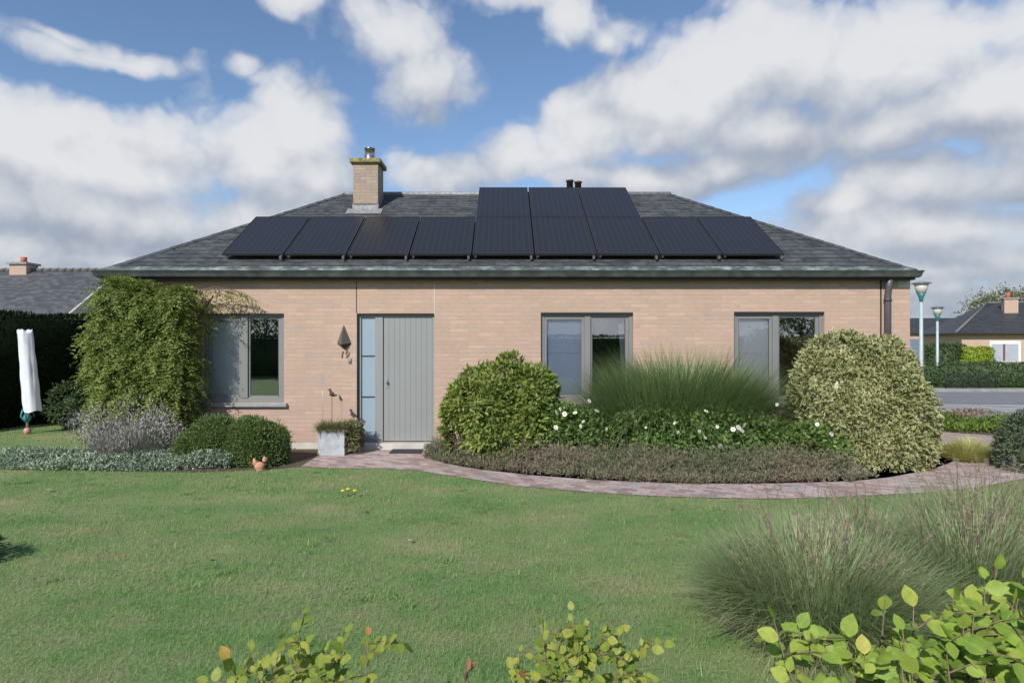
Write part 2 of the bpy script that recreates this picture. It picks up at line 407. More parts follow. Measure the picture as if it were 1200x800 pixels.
class Leaves:
    def __init__(s): s.V = []; s.T = []; s.r = []; s.m = []; s.n = 0
    def _add(s, V, T, r, m):
        s.V.append(V.reshape(-1, 3)); s.T.append(T.reshape(-1, 3)+s.n); s.r.append(r.ravel()); s.m.append(m.ravel()); s.n += V.reshape(-1, 3).shape[0]
    def leaves(s, P, D, Nn, Ln, W, rnd, shape='diamond', fold=.25, droop=.15):
        n = len(P); D = nrm(D); S = nrm(np.cross(D, Nn)); Nn = np.cross(S, D)
        Ln = np.broadcast_to(Ln, n)[:, None]; W = np.broadcast_to(W, n)[:, None]
        if shape == 'diamond':
            V = np.stack([P, P+D*Ln*.45+S*W*.5+Nn*W*fold, P+D*Ln-Nn*Ln*droop, P+D*Ln*.45-S*W*.5+Nn*W*fold], 1)
            T = np.array([[0,1,2],[0,2,3]]); mid = np.array([1,0,1,0.])
        else:
            h = W*fold
            o = [(0,0,0,1), (.22,.38,1,0), (.6,.46,1,0), (1,0,0,0), (.6,-.46,1,0), (.22,-.38,1,0), (.22,0,0,1), (.6,0,0,1)]
            V = np.stack([P+D*Ln*t+S*W*sx+Nn*h*u-Nn*Ln*droop*t*t for t, sx, u, q in o], 1)
            T = np.array([[0,1,6],[0,6,5],[6,1,2],[6,2,7],[6,7,4],[6,4,5],[7,2,3],[7,3,4]]); mid = np.array([q for *_, q in o], float)
        k = V.shape[1]
        TT = (np.arange(n)*k)[:, None, None]+T[None]
        s._add(V, TT, np.repeat(rnd, k), np.tile(mid, n))
    def blades(s, P, az, tilt, bend, Ln, W, rnd, seg=4):
        n = len(P); hd = np.stack([np.cos(az), np.sin(az), 0*az], 1); up = np.array([0,0,1.]); sd = np.stack([-np.sin(az), np.cos(az), 0*az], 1)
        rows = []; p = P.astype(float).copy(); Ln = np.broadcast_to(Ln, n); W = np.broadcast_to(W, n)
        for i in range(seg+1):
            t = i/seg
            if i < seg:
                w = (W*(1-.75*t)*.5)[:, None]
                rows += [p-sd*w, p+sd*w]
            else: rows.append(p)
            th = tilt+bend*(t+.5/seg)**1.3
            p = p+(np.sin(th)[:, None]*hd+np.cos(th)[:, None]*up)*(Ln/seg)[:, None]
        V = np.stack(rows, 1); k = V.shape[1]; T = []
        for i in range(seg-1): a = 2*i; T += [[a,a+1,a+3],[a,a+3,a+2]]
        a = 2*(seg-1); T.append([a,a+1,a+2])
        TT = (np.arange(n)*k)[:, None, None]+np.array(T)[None]
        s._add(V, TT, np.repeat(rnd, k), np.zeros(n*k))
    def core(s, ells, k, rng, rnd=.25, zmin=-9):
        th = np.linspace(0, math.pi, 12); ph = np.linspace(0, 2*math.pi, 21)[:-1]
        for c, r in ells:
            V = np.array([[c[0]+r[0]*k*math.sin(a)*math.cos(b), c[1]+r[1]*k*math.sin(a)*math.sin(b), c[2]+r[2]*k*math.cos(a)] for a in th for b in ph])
            V = V+rng.normal(0, .025, V.shape)*min(r); V[:, 2] = np.maximum(V[:, 2], zmin)
            T = []
            for i in range(11):
                for j in range(20):
                    a = i*20+j; b = i*20+(j+1) % 20; T += [[a, a+20, b], [b, a+20, b+20]]
            s._add(V, np.array(T), np.full(len(V), rnd)+rng.normal(0, .1, len(V)), np.zeros(len(V)))
    def corebox(s, b, rnd=.25):
        x0, x1, y0, y1, z0, z1 = b
        V = np.array([(x0,y0,z0),(x1,y0,z0),(x1,y1,z0),(x0,y1,z0),(x0,y0,z1),(x1,y0,z1),(x1,y1,z1),(x0,y1,z1)], float)
        T = []
        for q in ((0,3,2,1),(4,5,6,7),(0,1,5,4),(1,2,6,5),(2,3,7,6),(3,0,4,7)): T += [[q[0],q[1],q[2]],[q[0],q[2],q[3]]]
        s._add(V, np.array(T), np.full(8, rnd), np.zeros(8))
    def build(s, name, mat, parent=None, loc=None, xf=None):
        V = np.concatenate(s.V)
        if xf is not None: V = xf(V)
        return tri_mesh(name, V, np.concatenate(s.T), mat, parent, loc, {'rnd': np.clip(np.concatenate(s.r), 0, 1), 'mid': np.concatenate(s.m)})

def fnoise(P, f, seed=0):
    r = np.random.default_rng(seed); out = 0
    for k in range(5):
        d = r.normal(size=3); d /= np.linalg.norm(d); out = out+np.sin(P@d*f*(1+.35*k)+r.uniform(0, 6.28))/(1+.4*k)
    return out/3
def surf_pts(rng, ells, n, disp=.08, freq=5, zmin=G, seed=1):
    area = np.array([(r[0]*r[1]+r[1]*r[2]+r[0]*r[2]) for c, r in ells]); area /= area.sum()
    Ps, Ns = [], []; got = 0
    while got < n:
        k = rng.choice(len(ells), n, p=area); C = np.array([ells[i][0] for i in k]); R = np.array([ells[i][1] for i in k])
        u = nrm(rng.normal(size=(n, 3))); P = C+R*u; Nn = nrm(u/R)
        ok = P[:, 2] > zmin+.01
        for i, (c, r) in enumerate(ells):
            ok &= (k == i) | (np.linalg.norm((P-np.array(c))/np.array(r), axis=1) > .95)
        P = P+Nn*(fnoise(P, freq, seed)*disp)[:, None]
        Ps.append(P[ok]); Ns.append(Nn[ok]); got += ok.sum()
    return np.concatenate(Ps)[:n], np.concatenate(Ns)[:n]
def clumped(rng, lv, ells, nclump, per, Ln, W, cr, shape='diamond', up=.25, disp=.08, freq=5, zmin=G, seed=1, spread=.8, fold=.25, inward=.5, crnd=.5):
    C, Nn = surf_pts(rng, ells, nclump, disp, freq, zmin, seed)
    C = np.repeat(C, per, 0); Nn = np.repeat(Nn, per, 0); cc = np.repeat(rng.uniform(0, 1, nclump), per)
    n = len(C)
    off = rng.normal(size=(n, 3))*cr; off -= Nn*((off*Nn).sum(1)*.5)[:, None]
    P = C+off-Nn*(np.abs(rng.normal(size=n))*cr*inward)[:, None]
    D = nrm(Nn+nrm(off)*.7+rng.normal(size=(n, 3))*spread*.6+np.array([0,0,up]))
    N2 = nrm(Nn+np.array([0,0,.6])+rng.normal(size=(n, 3))*spread*.6)
    ok = P[:, 2] > zmin
    r = cc*crnd+rng.uniform(0, 1, n)*(1-crnd)
    s = rng.uniform(.7, 1.25, n)
    lv.leaves(P[ok], D[ok], N2[ok], (Ln*s)[ok], (W*s)[ok], r[ok], shape, fold)
    return C
def stems(rng, base, ells, n, r0, parent, mat=None, name='stem', k=.8):
    mb = MB(); b = Vector(base)
    for i in range(n):
        c, r = ells[i % len(ells)]
        u = rng.normal(size=3); u[2] = abs(u[2])*.6+.1; u /= np.linalg.norm(u)
        e = Vector([c[j]+r[j]*u[j]*k for j in range(3)])
        s = b+Vector((rng.normal()*r0*3, rng.normal()*r0*3, 0)); m = s.lerp(e, .5)+Vector((rng.normal()*.04, rng.normal()*.04, .06))
        mb.tube([s, m, e], [r0, r0*.7, r0*.3], 5)
    return mb.build(name, mat or M['bark'], parent)
def shrub(name, label, cat, base, ells, leafmat_, nclump, per, Ln, W, cr, group=None, core=.72, nst=7, r0=.012, seed=1, fname='foliage', zmin=None, **kw):
    rng = np.random.default_rng(seed)
    t = thing(name, label, cat, base, group)
    lv = Leaves(); z = base[2] if zmin is None else zmin
    if core: lv.core(ells, core, rng, .25, z)
    clumped(rng, lv, ells, nclump, per, Ln, W, cr, zmin=z, seed=seed, **kw)
    lv.build(fname, leafmat_, t)
    stems(rng, base, ells, nst, r0, t)
    return t, rng

# ------------------------------------------------------------------ terrain
def sstep(a, b, x):
    t = np.clip((x-a)/(b-a), 0, 1); return t*t*(3-2*t)
def gz(x, y):
    x = np.asarray(x, float); y = np.asarray(y, float)
    return G-.62*sstep(13, 36, y)*sstep(5, 12, x)
def sheet(name, poly, mat, dz, parent=None, kind='structure', cell=None):
    """flat polygon following the terrain, dz above it; every edge is subdivided so it drapes"""
    pts = []
    for (a, b) in zip(poly, poly[1:]+poly[:1]):
        n = max(1, int(math.hypot(b[0]-a[0], b[1]-a[1])/1.0)) if cell else 1
        for k in range(n): pts.append((a[0]+(b[0]-a[0])*k/n, a[1]+(b[1]-a[1])*k/n))
    bm = bmesh.new(); uvl = bm.loops.layers.uv.new('UVMap')
    f = bm.faces.new([bm.verts.new((x, y, 0)) for x, y in pts])
    if f.normal.z < 0: bmesh.ops.reverse_faces(bm, faces=[f])
    bmesh.ops.triangulate(bm, faces=bm.faces[:])
    if cell:
        for i in range(6):
            for ax in ((1,0,0), (0,1,0)): pass
        xs = [p[0] for p in pts]; ys = [p[1] for p in pts]
        for ax, lo, hi in ((Vector((1,0,0)), min(xs), max(xs)), (Vector((0,1,0)), min(ys), max(ys))):
            t = math.ceil(lo/cell)*cell
            while t < hi:
                bmesh.ops.bisect_plane(bm, geom=bm.verts[:]+bm.edges[:]+bm.faces[:], plane_co=ax*t, plane_no=ax, dist=1e-5); t += cell
    for v in bm.verts: v.co.z = float(gz(v.co.x, v.co.y))+dz
    bm.normal_update()
    for fa in bm.faces:
        if fa.normal.z < 0: fa.normal_flip()
    me = bpy.data.meshes.new(name); bm.to_mesh(me); bm.free()
    o = link(name, me, mat, parent)
    if kind: o['kind'] = kind
    return o
# ground: one sheet to the horizon, finer near the camera
gx = np.unique(np.concatenate([np.linspace(-900, -60, 8), np.arange(-60, 90, 1.0), np.linspace(90, 900, 8)]))
gy = np.unique(np.concatenate([np.linspace(-900, -40, 6), np.arange(-40, 90, 1.0), np.linspace(90, 1200, 8)]))
XX, YY = np.meshgrid(gx, gy, indexing='ij'); ZZ = gz(XX, YY)
V = np.stack([XX, YY, ZZ], -1).reshape(-1, 3); ny = len(gy)
I = (np.arange(len(gx)-1)[:, None]*ny+np.arange(ny-1)[None]).ravel()
T = np.concatenate([np.stack([I, I+ny, I+ny+1], 1), np.stack([I, I+ny+1, I+1], 1)])
o = tri_mesh('ground', V, T, M['lawn']); o['kind'] = 'structure'

# path: from the door, along the bed, round to the drive on the right
path_px_out = [(352,547),(400,549),(450,549),(490,552),(530,558),(600,569),(700,578),(800,583),(900,585),(1000,582),(1090,577),(1150,571),(1205,560)]
path_px_in = [(1172,533),(1166,520),(1168,511),(1100,506),(1085,509),(1108,522),(1120,540),(1090,551),(1040,560),(1000,564),(900,567),(800,567),(700,563),(620,557),(560,550),(520,543),(498,534)]
PATH = [gnd(*p) for p in path_px_out]+[(7.35, 8.75)]+[gnd(*p) for p in path_px_in]+[(-1.05, 10.0), (-2.45, 10.0), gnd(420,527), gnd(372,535)]
sheet('path', PATH, M['paver'], .008)
BEDR = [gnd(*p) for p in path_px_in[5:]]+[(-1.0, 10.0), (6.5, 10.0), (6.9, 10.6)]
sheet('planting_bed', BEDR, M['soil'], .004)
BEDL = [(-7.1, 9.2), (-6.4, 8.55), (-5.2, 8.3), (-4.0, 8.25), gnd(330,549), gnd(352,547), gnd(372,535), gnd(420,527), (-2.45, 10.0), (-7.1, 10.0)]
sheet('planting_bed', BEDL, M['soil'], .004)
# forecourt, footpath, street on the right
FORE = [(7.7, 15.2), (11.2, 13.6), (12.0, 12.6), (40, 13.5), (40, 17.5), (13.4, 17.8), (11.8, 18.6), (9, 19.6), (7, 19.6)]
sheet('pavement', FORE, M['driveway'], .012, cell=2.0)
STREET = [(5, 19.75), (9.1, 19.75), (12.0, 18.7), (13.5, 17.95), (40.1, 17.65), (80, 17.65), (80, 25.8), (25, 26.0), (5, 26.4)]
sheet('road', STREET, M['asphalt'], .008, cell=2.0)
KERB = [(5, 26.4), (25, 26.0), (80, 25.8), (80, 27.2), (25, 27.3), (5, 27.7)]
o = sheet('pavement', KERB, M['driveway'], .10, cell=2.0)
mb = MB()
for (a, b) in (((5, 26.4), (25, 26.0)), ((25, 26.0), (80, 25.8))):
    n = 24
    for k in range(n):
        p = (a[0]+(b[0]-a[0])*k/n, a[1]+(b[1]-a[1])*k/n); q = (a[0]+(b[0]-a[0])*(k+1)/n, a[1]+(b[1]-a[1])*(k+1)/n)
        z0, z1 = float(gz(*p)), float(gz(*q))
        P8 = [(p[0],p[1]-.15,z0-.1),(q[0],q[1]-.15,z1-.1),(q[0],q[1]-.15,z1+.105),(p[0],p[1]-.15,z0+.105)]
        mb.poly(P8); mb.poly([(p[0],p[1]-.15,z0+.105),(q[0],q[1]-.15,z1+.105),(q[0],q[1],z1+.105),(p[0],p[1],z0+.105)])
o = mb.build('kerb', M['kerb']); o['kind'] = 'structure'

# ------------------------------------------------------------------ the bungalow
house = thing('bungalow', 'long low beige brick bungalow with a slate hipped roof, in the middle of the picture', 'house', (0, 13, G))
X0, X1, YB = -6.30, 6.50, 15.95
ZT = 2.66
WIN = [(-4.84, -3.53, .66, 2.09), (.585, 2.065, .66, 2.105), (3.68, 5.13, .66, 2.115)]
DOOR = (-2.365, -1.121, G, 2.09)
def wall_front(mb, y, x0, x1, z0, z1, ops, depth):
    xs = sorted({x0, x1, *[o[0] for o in ops], *[o[1] for o in ops]}); zs = sorted({z0, z1, *[o[2] for o in ops if o[2] > z0], *[o[3] for o in ops]})
    for a, b in zip(xs[:-1], xs[1:]):
        for c, d in zip(zs[:-1], zs[1:]):
            mx, mz = (a+b)/2, (c+d)/2
            if any(o[0] < mx < o[1] and o[2] < mz < o[3] for o in ops): continue
            mb.poly([(a,y,c),(b,y,c),(b,y,d),(a,y,d)]); mb.poly([(b,y+depth,c),(a,y+depth,c),(a,y+depth,d),(b,y+depth,d)])
    for a, b, c, d in ops:
        mb.poly([(a,y,c),(a,y,d),(a,y+depth,d),(a,y+depth,c)][::-1]); mb.poly([(b,y,c),(b,y,d),(b,y+depth,d),(b,y+depth,c)])
        mb.poly([(a,y,d),(b,y,d),(b,y+depth,d),(a,y+depth,d)][::-1])
        if c > z0: mb.poly([(a,y,c),(b,y,c),(b,y+depth,c),(a,y+depth,c)])
mb = MB()
wall_front(mb, YW, X0, X1, .03, ZT, [(a, b, max(c, .03), d) for a, b, c, d in WIN+[DOOR]], .3)
mb.poly([(X0,YB,.03),(X0,YW,.03),(X0,YW,ZT),(X0,YB,ZT)]); mb.poly([(X1,YW,.03),(X1,YB,.03),(X1,YB,ZT),(X1,YW,ZT)])
mb.poly([(X1,YB,.03),(X0,YB,.03),(X0,YB,ZT),(X1,YB,ZT)])
wall = mb.build('wall', M['brick'], house)
mb = MB()      # pale plinth course
for a, b in ((X0+.004, DOOR[0]), (DOOR[1], X1-.004)): mb.box(a, b, YW+.004, YW+.3, G-.2, .03)
mb.box(X0+.004, X0+.3, YW+.3, YB-.004, G-.2, .03); mb.box(X1-.3, X1-.004, YW+.3, YB-.004, G-.2, .03); mb.box(X0+.3, X1-.3, YB-.3, YB-.004, G-.2, .03)
mb.build('plinth', M['plinth'], house)
MB().box(X0+.31, X1-.31, YW+2.6, YW+2.7, .03, 2.6).box(X0+.02, X1-.02, YW+.3, YB-.3, 0.0, .028).box(X0+.02, X1-.02, YW+.31, YB-.3, 2.6, 2.64).build('room_shell', M['room'], house)
mb = MB(); xj = DOOR[0]-.004     # movement joints beside the lintel
mb.box(xj-.008, xj+.006, YW-.003, YW+.01, 2.095, 2.60); mb.build('movement_joint', M['seal'], house)
MB().box(DOOR[1]-.004, DOOR[1]+.012, YW-.003, YW+.01, 2.06, 2.60).build('sealant_strip', M['plinth'], house)
MB().box(6.02, 6.045, YW-.003, YW+.01, .03, 2.62).build('movement_joint', M['seal'], house)
MB().box(6.30, 6.503, YW-.003, YW+.05, 2.50, 2.655).build('corner_stone', M['plinth'], house)
# roof
RX0, RX1, RY0, RY1, RZ = -6.36, 6.47, 9.90, 16.06, 2.765
RUN = (RY1-RY0)/2; TAN = .6249; RIDGE = RZ+RUN*TAN; YR = RY0+RUN
mb = MB(); SL = math.hypot(1, TAN); NC = 24
nrmY = np.array([0, -TAN, 1])/SL
def course_plane(org, du, dv, u_at, length, up):
    """courses of slates: strips whose lower edge is lifted, u_at(t)->(ulo,uhi) along the slope"""
    for k in range(NC):
        t0, t1 = k/NC, (k+1)/NC+.004
        t1 = min(t1, 1)
        a0, b0 = u_at(t0); a1, b1 = u_at(t1); v0, v1 = t0*length, t1*length
        lo, hi = .009, .002
        P = lambda u, v, h: tuple(org+du*u+dv*v+up*h)
        mb.poly([P(a0,v0,lo), P(b0,v0,lo), P(b1,v1,hi), P(a1,v1,hi)], [(a0,v0),(b0,v0),(b1,v1),(a1,v1)])
        mb.poly([P(a0,v0,-.004), P(b0,v0,-.004), P(b0,v0,lo), P(a0,v0,lo)], [(a0,v0-.006),(b0,v0-.006),(b0,v0-.003),(a0,v0-.003)])
W_ = RX1-RX0; D_ = RY1-RY0; LEN = RUN*SL
A = lambda *a: np.array(a, float)
course_plane(A(RX0,RY0,RZ), A(1,0,0), A(0,1,TAN)/SL, lambda t: (RUN*t, W_-RUN*t), LEN, A(0,-TAN,1)/SL)
course_plane(A(RX1,RY1,RZ), A(-1,0,0), A(0,-1,TAN)/SL, lambda t: (RUN*t, W_-RUN*t), LEN, A(0,TAN,1)/SL)
course_plane(A(RX0,RY1,RZ), A(0,-1,0), A(1,0,TAN)/SL, lambda t: (RUN*t, D_-RUN*t), LEN, A(-TAN,0,1)/SL)
course_plane(A(RX1,RY0,RZ), A(0,1,0), A(-1,0,TAN)/SL, lambda t: (RUN*t, D_-RUN*t), LEN, A(TAN,0,1)/SL)
mb.poly([(RX0,RY0,RZ-.01),(RX0,RY1,RZ-.01),(RX1,RY1,RZ-.01),(RX1,RY0,RZ-.01)])
roof = mb.build('roof', M['slate'], house, weld=False)
xa, xb = RX0+RUN, RX1-RUN
mb = MB(); mb.tube([(xa-.05,YR,RIDGE-.01),(xb+.05,YR,RIDGE-.01)], .055, 8); mb.build('ridge_cap', M['lead'], roof)
mb = MB()
rr = random.Random(4)
for sx, ex, ey, tx in ((1, RX0, RY0, xa), (-1, RX1, RY0, xb), (1, RX0, RY1, xa), (-1, RX1, RY1, xb)):
    for k in range(26):   # short overlapping hip slates
        p = Vector((ex, ey, RZ)).lerp(Vector((tx, YR, RIDGE)), k/26); q = Vector((ex, ey, RZ)).lerp(Vector((tx, YR, RIDGE)), (k+1.15)/26)
        w = .09; h0 = .022+rr.uniform(0, .008)
        side = Vector((q-p).cross(Vector((0,0,1)))).normalized()*w
        mb.poly([p-side+Vector((0,0,h0-.045)), p+Vector((0,0,h0)), q+Vector((0,0,.018)), q-side+Vector((0,0,-.03))])
        mb.poly([p+Vector((0,0,h0)), p+side+Vector((0,0,h0-.045)), q+side+Vector((0,0,-.03)), q+Vector((0,0,.018))])
    mb.build('hip_slates', M['slate'], roof, weld=False); mb = MB()
MB().ring(RX0, RX1, RY0, RY1, [(-.09,2.64),(.0,2.64),(.0,2.742),(-.09,2.742)]).build('fascia', M['fascia'], house)
MB().ring(RX0, RX1, RY0, RY1, [(-.13,2.612),(.012,2.612),(.012,2.638),(-.13,2.638)]).build('soffit', M['fascia'], house)
gprof = [(.004,2.655),(.045,2.645),(.07,2.66),(.082,2.705),(.10,2.745),(.105,2.752),(.09,2.752),(.075,2.715),(.02,2.70),(.004,2.70)]
MB().ring(RX0, RX1, RY0, RY1, gprof).build('gutter', M['zinc'], house)
MB().ring(RX0, RX1, RY0, RY1, [(-.10,2.79),(.03,2.752),(.036,2.754),(.036,2.764),(.018,2.79),(-.10,2.838)]).build('eaves_flashing', M['copper'], house)
# downpipe
mb = MB(); dx = (1042-CX)*9.95/F
mb.tube([(dx, 9.93, 2.66), (dx, 9.96, 2.5), (dx, 9.985, 2.38), (dx, 9.985, G)], .05, 12)
dp = mb.build('downpipe', simple('purple_zinc', (.13,.12,.135), .5, .4, .2, 6), house)
for z in (2.30, 1.5, .7): MB().tube([(dx, 9.985, z-.02), (dx, 9.985, z+.02)], .058, 12).build('pipe_clip', M['zinc'], dp)
# chimney
cx0, cx1, cy0, cy1 = -2.935, -2.455, 12.18, 12.72
ch = MB().box(cx0, cx1, cy0, cy1, 4.05, 5.10).build('chimney', M['brick_chim'], roof)
# chimney is a sub-part: its own pieces stay beside it under the roof
MB().box(cx0-.06, cx1+.06, cy0-.06, cy1+.06, 5.10, 5.185).build('chimney_cap', M['cap'], roof, bevel=.01)
mb = MB(); fx, fy = -2.67, 12.45
mb.lathe((fx, fy), [(.125,5.18),(.11,5.22),(.105,5.30),(.10,5.435),(.110,5.44),(.110,5.46),(.085,5.46),(.085,5.40)], 18); mb.build('chimney_flue', M['steel'], roof)
zc = lambda y: RZ+(y-RY0)*TAN
mb = MB()
mb.box(cx0-.012, cx1+.012, cy0-.012, cy1+.012, zc(cy0)-.1, zc(cy0)+.10)
for k in range(5):
    y0 = cy0+k*.108; mb.box(cx0-.013, cx1+.013, y0, y0+.105, zc(y0)-.05, zc(y0)+.12)
mb.poly([(cx0-.1, cy0-.22, zc(cy0-.22)+.024), (cx1+.1, cy0-.22, zc(cy0-.22)+.024), (cx1+.1, cy0, zc(cy0)+.03), (cx0-.1, cy0, zc(cy0)+.03)])
mb.build('chimney_flashing', M['lead'], roof)
mb = MB()
mb.lathe((1.42, 13.6), [(.07,4.2),(.07,5.10),(.085,5.10),(.085,5.13),(.05,5.13)], 14); mb.build('vent_pipe', M['rust'], roof); mb = MB(); mb.lathe((1.60, 13.6), [(.07,4.2),(.07,5.07),(.085,5.07),(.085,5.10),(.05,5.10)], 14)
mb.build('vent_pipe', M['rust'], roof)
# windows
def window(k, x0, x1, z0, z1, mull, leftblind, sash):
    """x0..x1 opening; mull = (a,b) central post"""
    yf = YW+.055; a, b = mull
    mb = MB(); fw = .055
    mb.box(x0, x1, yf, yf+.07, z1-.065, z1); mb.box(x0, x1, yf, yf+.07, z0, z0+.075)
    mb.box(x0, x0+fw, yf+.001, yf+.07, z0+.075, z1-.065); mb.box(x1-fw, x1, yf+.001, yf+.07, z0+.075, z1-.065)
    mb.box(a, b, yf-.012, yf+.07, z0+.075, z1-.065)
    # raised inner sash on the left light
    s0, s1 = x0+fw, a; zz0, zz1 = z0+.075, z1-.065; sw = .045
    mb.box(s0, s1, yf+.012, yf+.06, zz1-sw, zz1); mb.box(s0, s1, yf+.012, yf+.06, zz0, zz0+sw)
    mb.box(s0, s0+sw, yf+.013, yf+.06, zz0+sw, zz1-sw); mb.box(s1-sw, s1, yf+.013, yf+.06, zz0+sw, zz1-sw)
    t0, t1 = b, x1-fw; tw = .028
    mb.box(t0, t0+tw, yf+.02, yf+.06, zz0, zz1); mb.box(t1-tw*2.2, t1, yf+.02, yf+.06, zz0, zz1); mb.box(t0+tw, t1-tw*2.2, yf+.02, yf+.06, zz0, zz0+tw); mb.box(t0+tw, t1-tw*2.2, yf+.02, yf+.06, zz1-tw, zz1)
    w = mb.build('window', M['frame'], house, bevel=.004)
    MB().box(x0, x1, YW+.004, yf-.002, z1-.022, z1-.002).build('head_gasket', M['seal'], w)
    MB().box(s0+sw, s1-sw, yf+.028, yf+.034, zz0+sw, zz1-sw).build('pane', M['glass_soft'], w)
    MB().box(t0+tw, t1-tw*2.2, yf+.032, yf+.038, zz0+tw, zz1-tw).build('pane', M['glass'], w)
    mb = MB(); mb.box(s0+.01, s1-.01, yf+.072, yf+.078, zz0, zz1); mb.box(s0+.01, s1-.01, yf+.066, yf+.084, zz0+.72, zz0+.735)
    mb.build('roller_blind', leftblind, w)
    MB().box(x0-.05, x1+.055, YW-.06, yf+.0, z0-.065, z0-.004).build('sill', M['sill'], w, bevel=.006)
    return w
window(0, *WIN[0], (-4.235, -4.13), M['blind'], None)
w2 = window(1, *WIN[1], (1.29, 1.39), M['blind_sky_tint'], None)
window(2, *WIN[2], (4.32, 4.41), M['blind'], None)
mb = MB()       # half-drawn white curtain in the middle window
for k in range(6):
    a0, a1 = 1.855+k*.018, 1.855+(k+1)*.018; b0, b1 = 1.93+k*.010, 1.93+(k+1)*.010; ya, yb = YW+.16+.015*(k % 2), YW+.16+.015*((k+1) % 2)
    mb.poly([(b0, ya, .75), (b1, yb, .75), (a1, yb, 1.93), (a0, ya, 1.93)])
mb.build('curtain', M['curtain'], w2)
# door
yd = YW+.06; dx0, dx1, dz1 = DOOR[0], DOOR[1], DOOR[3]
mb = MB()
mb.box(dx0+.012, dx0+.055, yd, yd+.08, .02, dz1-.022); mb.box(dx1-.04, dx1, yd, yd+.08, .02, dz1-.022); mb.box(dx0+.055, dx1-.04, yd, yd+.08, dz1-.06, dz1-.022)
sx0, sx1 = dx0+.055, -2.085; lx0, lx1 = -1.945, dx1-.04
mb.box(sx1, lx0-.012, yd, yd+.08, .02, dz1-.06); mb.box(sx0, sx1, yd, yd+.08, .02, .09)
door = mb.build('door', M['door'], house, bevel=.003)
mb = MB(); mb.box(dx0, dx0+.012, YW+.01, yd+.08, .02, dz1); mb.box(dx0+.012, dx1, YW+.012, yd+.08, dz1-.022, dz1); mb.box(lx0-.012, lx0, yd+.03, yd+.08, .02, dz1-.06)
mb.build('door_gasket', M['seal'], door)
for za, zb in ((.09, .735), (.755, 1.395), (1.415, dz1-.06)):
    MB().box(sx0, sx1, yd+.03, yd+.04, za, zb).build('frosted_pane', M['frost'], door)
for z in (.735, 1.395): MB().box(sx0, sx1, yd+.022, yd+.06, z, z+.02).build('glazing_bar', M['seal'], door)
mb = MB(); nb = 9; wpl = (lx1-lx0)/nb
for k in range(nb):
    a = lx0+k*wpl+.003; b = lx0+(k+1)*wpl-.003; mb.box(a, b, yd+.012, yd+.04, .035, dz1-.06)
mb.box(lx0, lx1, yd+.0165, yd+.05, .035, dz1-.062)
mb.build('door_leaf', M['door'], door, bevel=.0025)
mb = MB(); kx, kz = lx0+.045, .98
mb.box(kx-.02, kx+.02, yd+.004, yd+.012, kz-.09, kz+.09); mb.tube([(kx, yd+.004, kz+.02), (kx, yd-.03, kz+.02)], .012, 10); mb.tube([(kx, yd-.03, kz+.02), (kx, yd-.05, kz+.02)], [.026, .022], 12)
mb.build('handle', M['alu'], door)
mb = MB(); mb.box(dx0-.03, dx1+.03, YW-.12, YW+.3, G-.1, .018); mb.build('doorstep', M['plinth'], house, bevel=.008)

# ------------------------------------------------------------------ solar panels
dv = A(0, 1, TAN)/SL; un = A(0, -TAN, 1)/SL; PITCH = 1.0128; PL = 1.645
eave = A(0, RY0, RZ)
ordl = ['leftmost', 'second from the left', 'third from the left', 'fourth from the left', 'middle', 'fourth from the right', 'third from the right', 'second from the right', 'rightmost']
def slope_pt(x, s, h): p = eave+dv*s+un*h; return np.array([x, p[1], p[2]])
def panel_proto():
    t = thing('solar_panel', 'black solar panel', 'solar panel', (0,0,0), 'black solar panels on the front roof slope')
    def sb(mb, x0, x1, s0, s1, h0, h1):
        c = [(x0,s0,h0),(x1,s0,h0),(x1,s1,h0),(x0,s1,h0),(x0,s0,h1),(x1,s0,h1),(x1,s1,h1),(x0,s1,h1)]
        p = [tuple(A(x,0,0)+dv*s+un*h) for x, s, h in c]; uvs = [(x, s) for x, s, h in c]
        for q in ((0,3,2,1),(4,5,6,7),(0,1,5,4),(1,2,6,5),(2,3,7,6),(3,0,4,7)): mb.poly([p[k] for k in q], [uvs[k] for k in q])
    w = .99; fr = .018
    mb = MB(); sb(mb, 0, w, 0, fr, .085, .125); sb(mb, 0, w, PL-fr, PL, .085, .125); sb(mb, 0, fr, fr, PL-fr, .085, .125); sb(mb, w-fr, w, fr, PL-fr, .085, .125)
    sb(mb, fr, w-fr, fr, PL-fr, .087, .09)
    mb.build('frame', M['panel_frame'], t)
    mb = MB(); sb(mb, fr, w-fr, fr, PL-fr, .112, .119); mb.build('cell_glass', M['panel'], t)
    for x, a in ((.93, -.05), (.03, .02)):
        mb = MB(); sb(mb, x, x+.035, a, PL, .045, .083); rail = mb.build('mounting_rail', M['alu'], t)
        for s in (.25, 1.35): mb = MB(); sb(mb, x, x+.035, s, s+.05, .0, .044); mb.build('roof_hook', M['alu'], rail)
    return t
def copy_tree(o, parent=None):
    c = o.copy(); COL.objects.link(c); c.parent = parent
    for ch_ in list(o.children): copy_tree(ch_, c)
    return c
proto = panel_proto()
first = True
prng = random.Random(2)
for row, ks, s0 in ((0, range(9), .354), (1, (4, 5, 6), .354+PL+.025)):
    for k in ks:
        o = proto if first else copy_tree(proto); first = False
        p = slope_pt(-4.565+k*PITCH, s0, prng.uniform(0, .004)); o.location = p
        if row == 0: o['label'] = ordl[k]+(' of nine' if k == 4 else '')+' black solar panel in the long lower row on the roof'
        else: o['label'] = ['left', 'middle', 'right'][k-4]+' one of three black solar panels in the short upper row by the ridge'

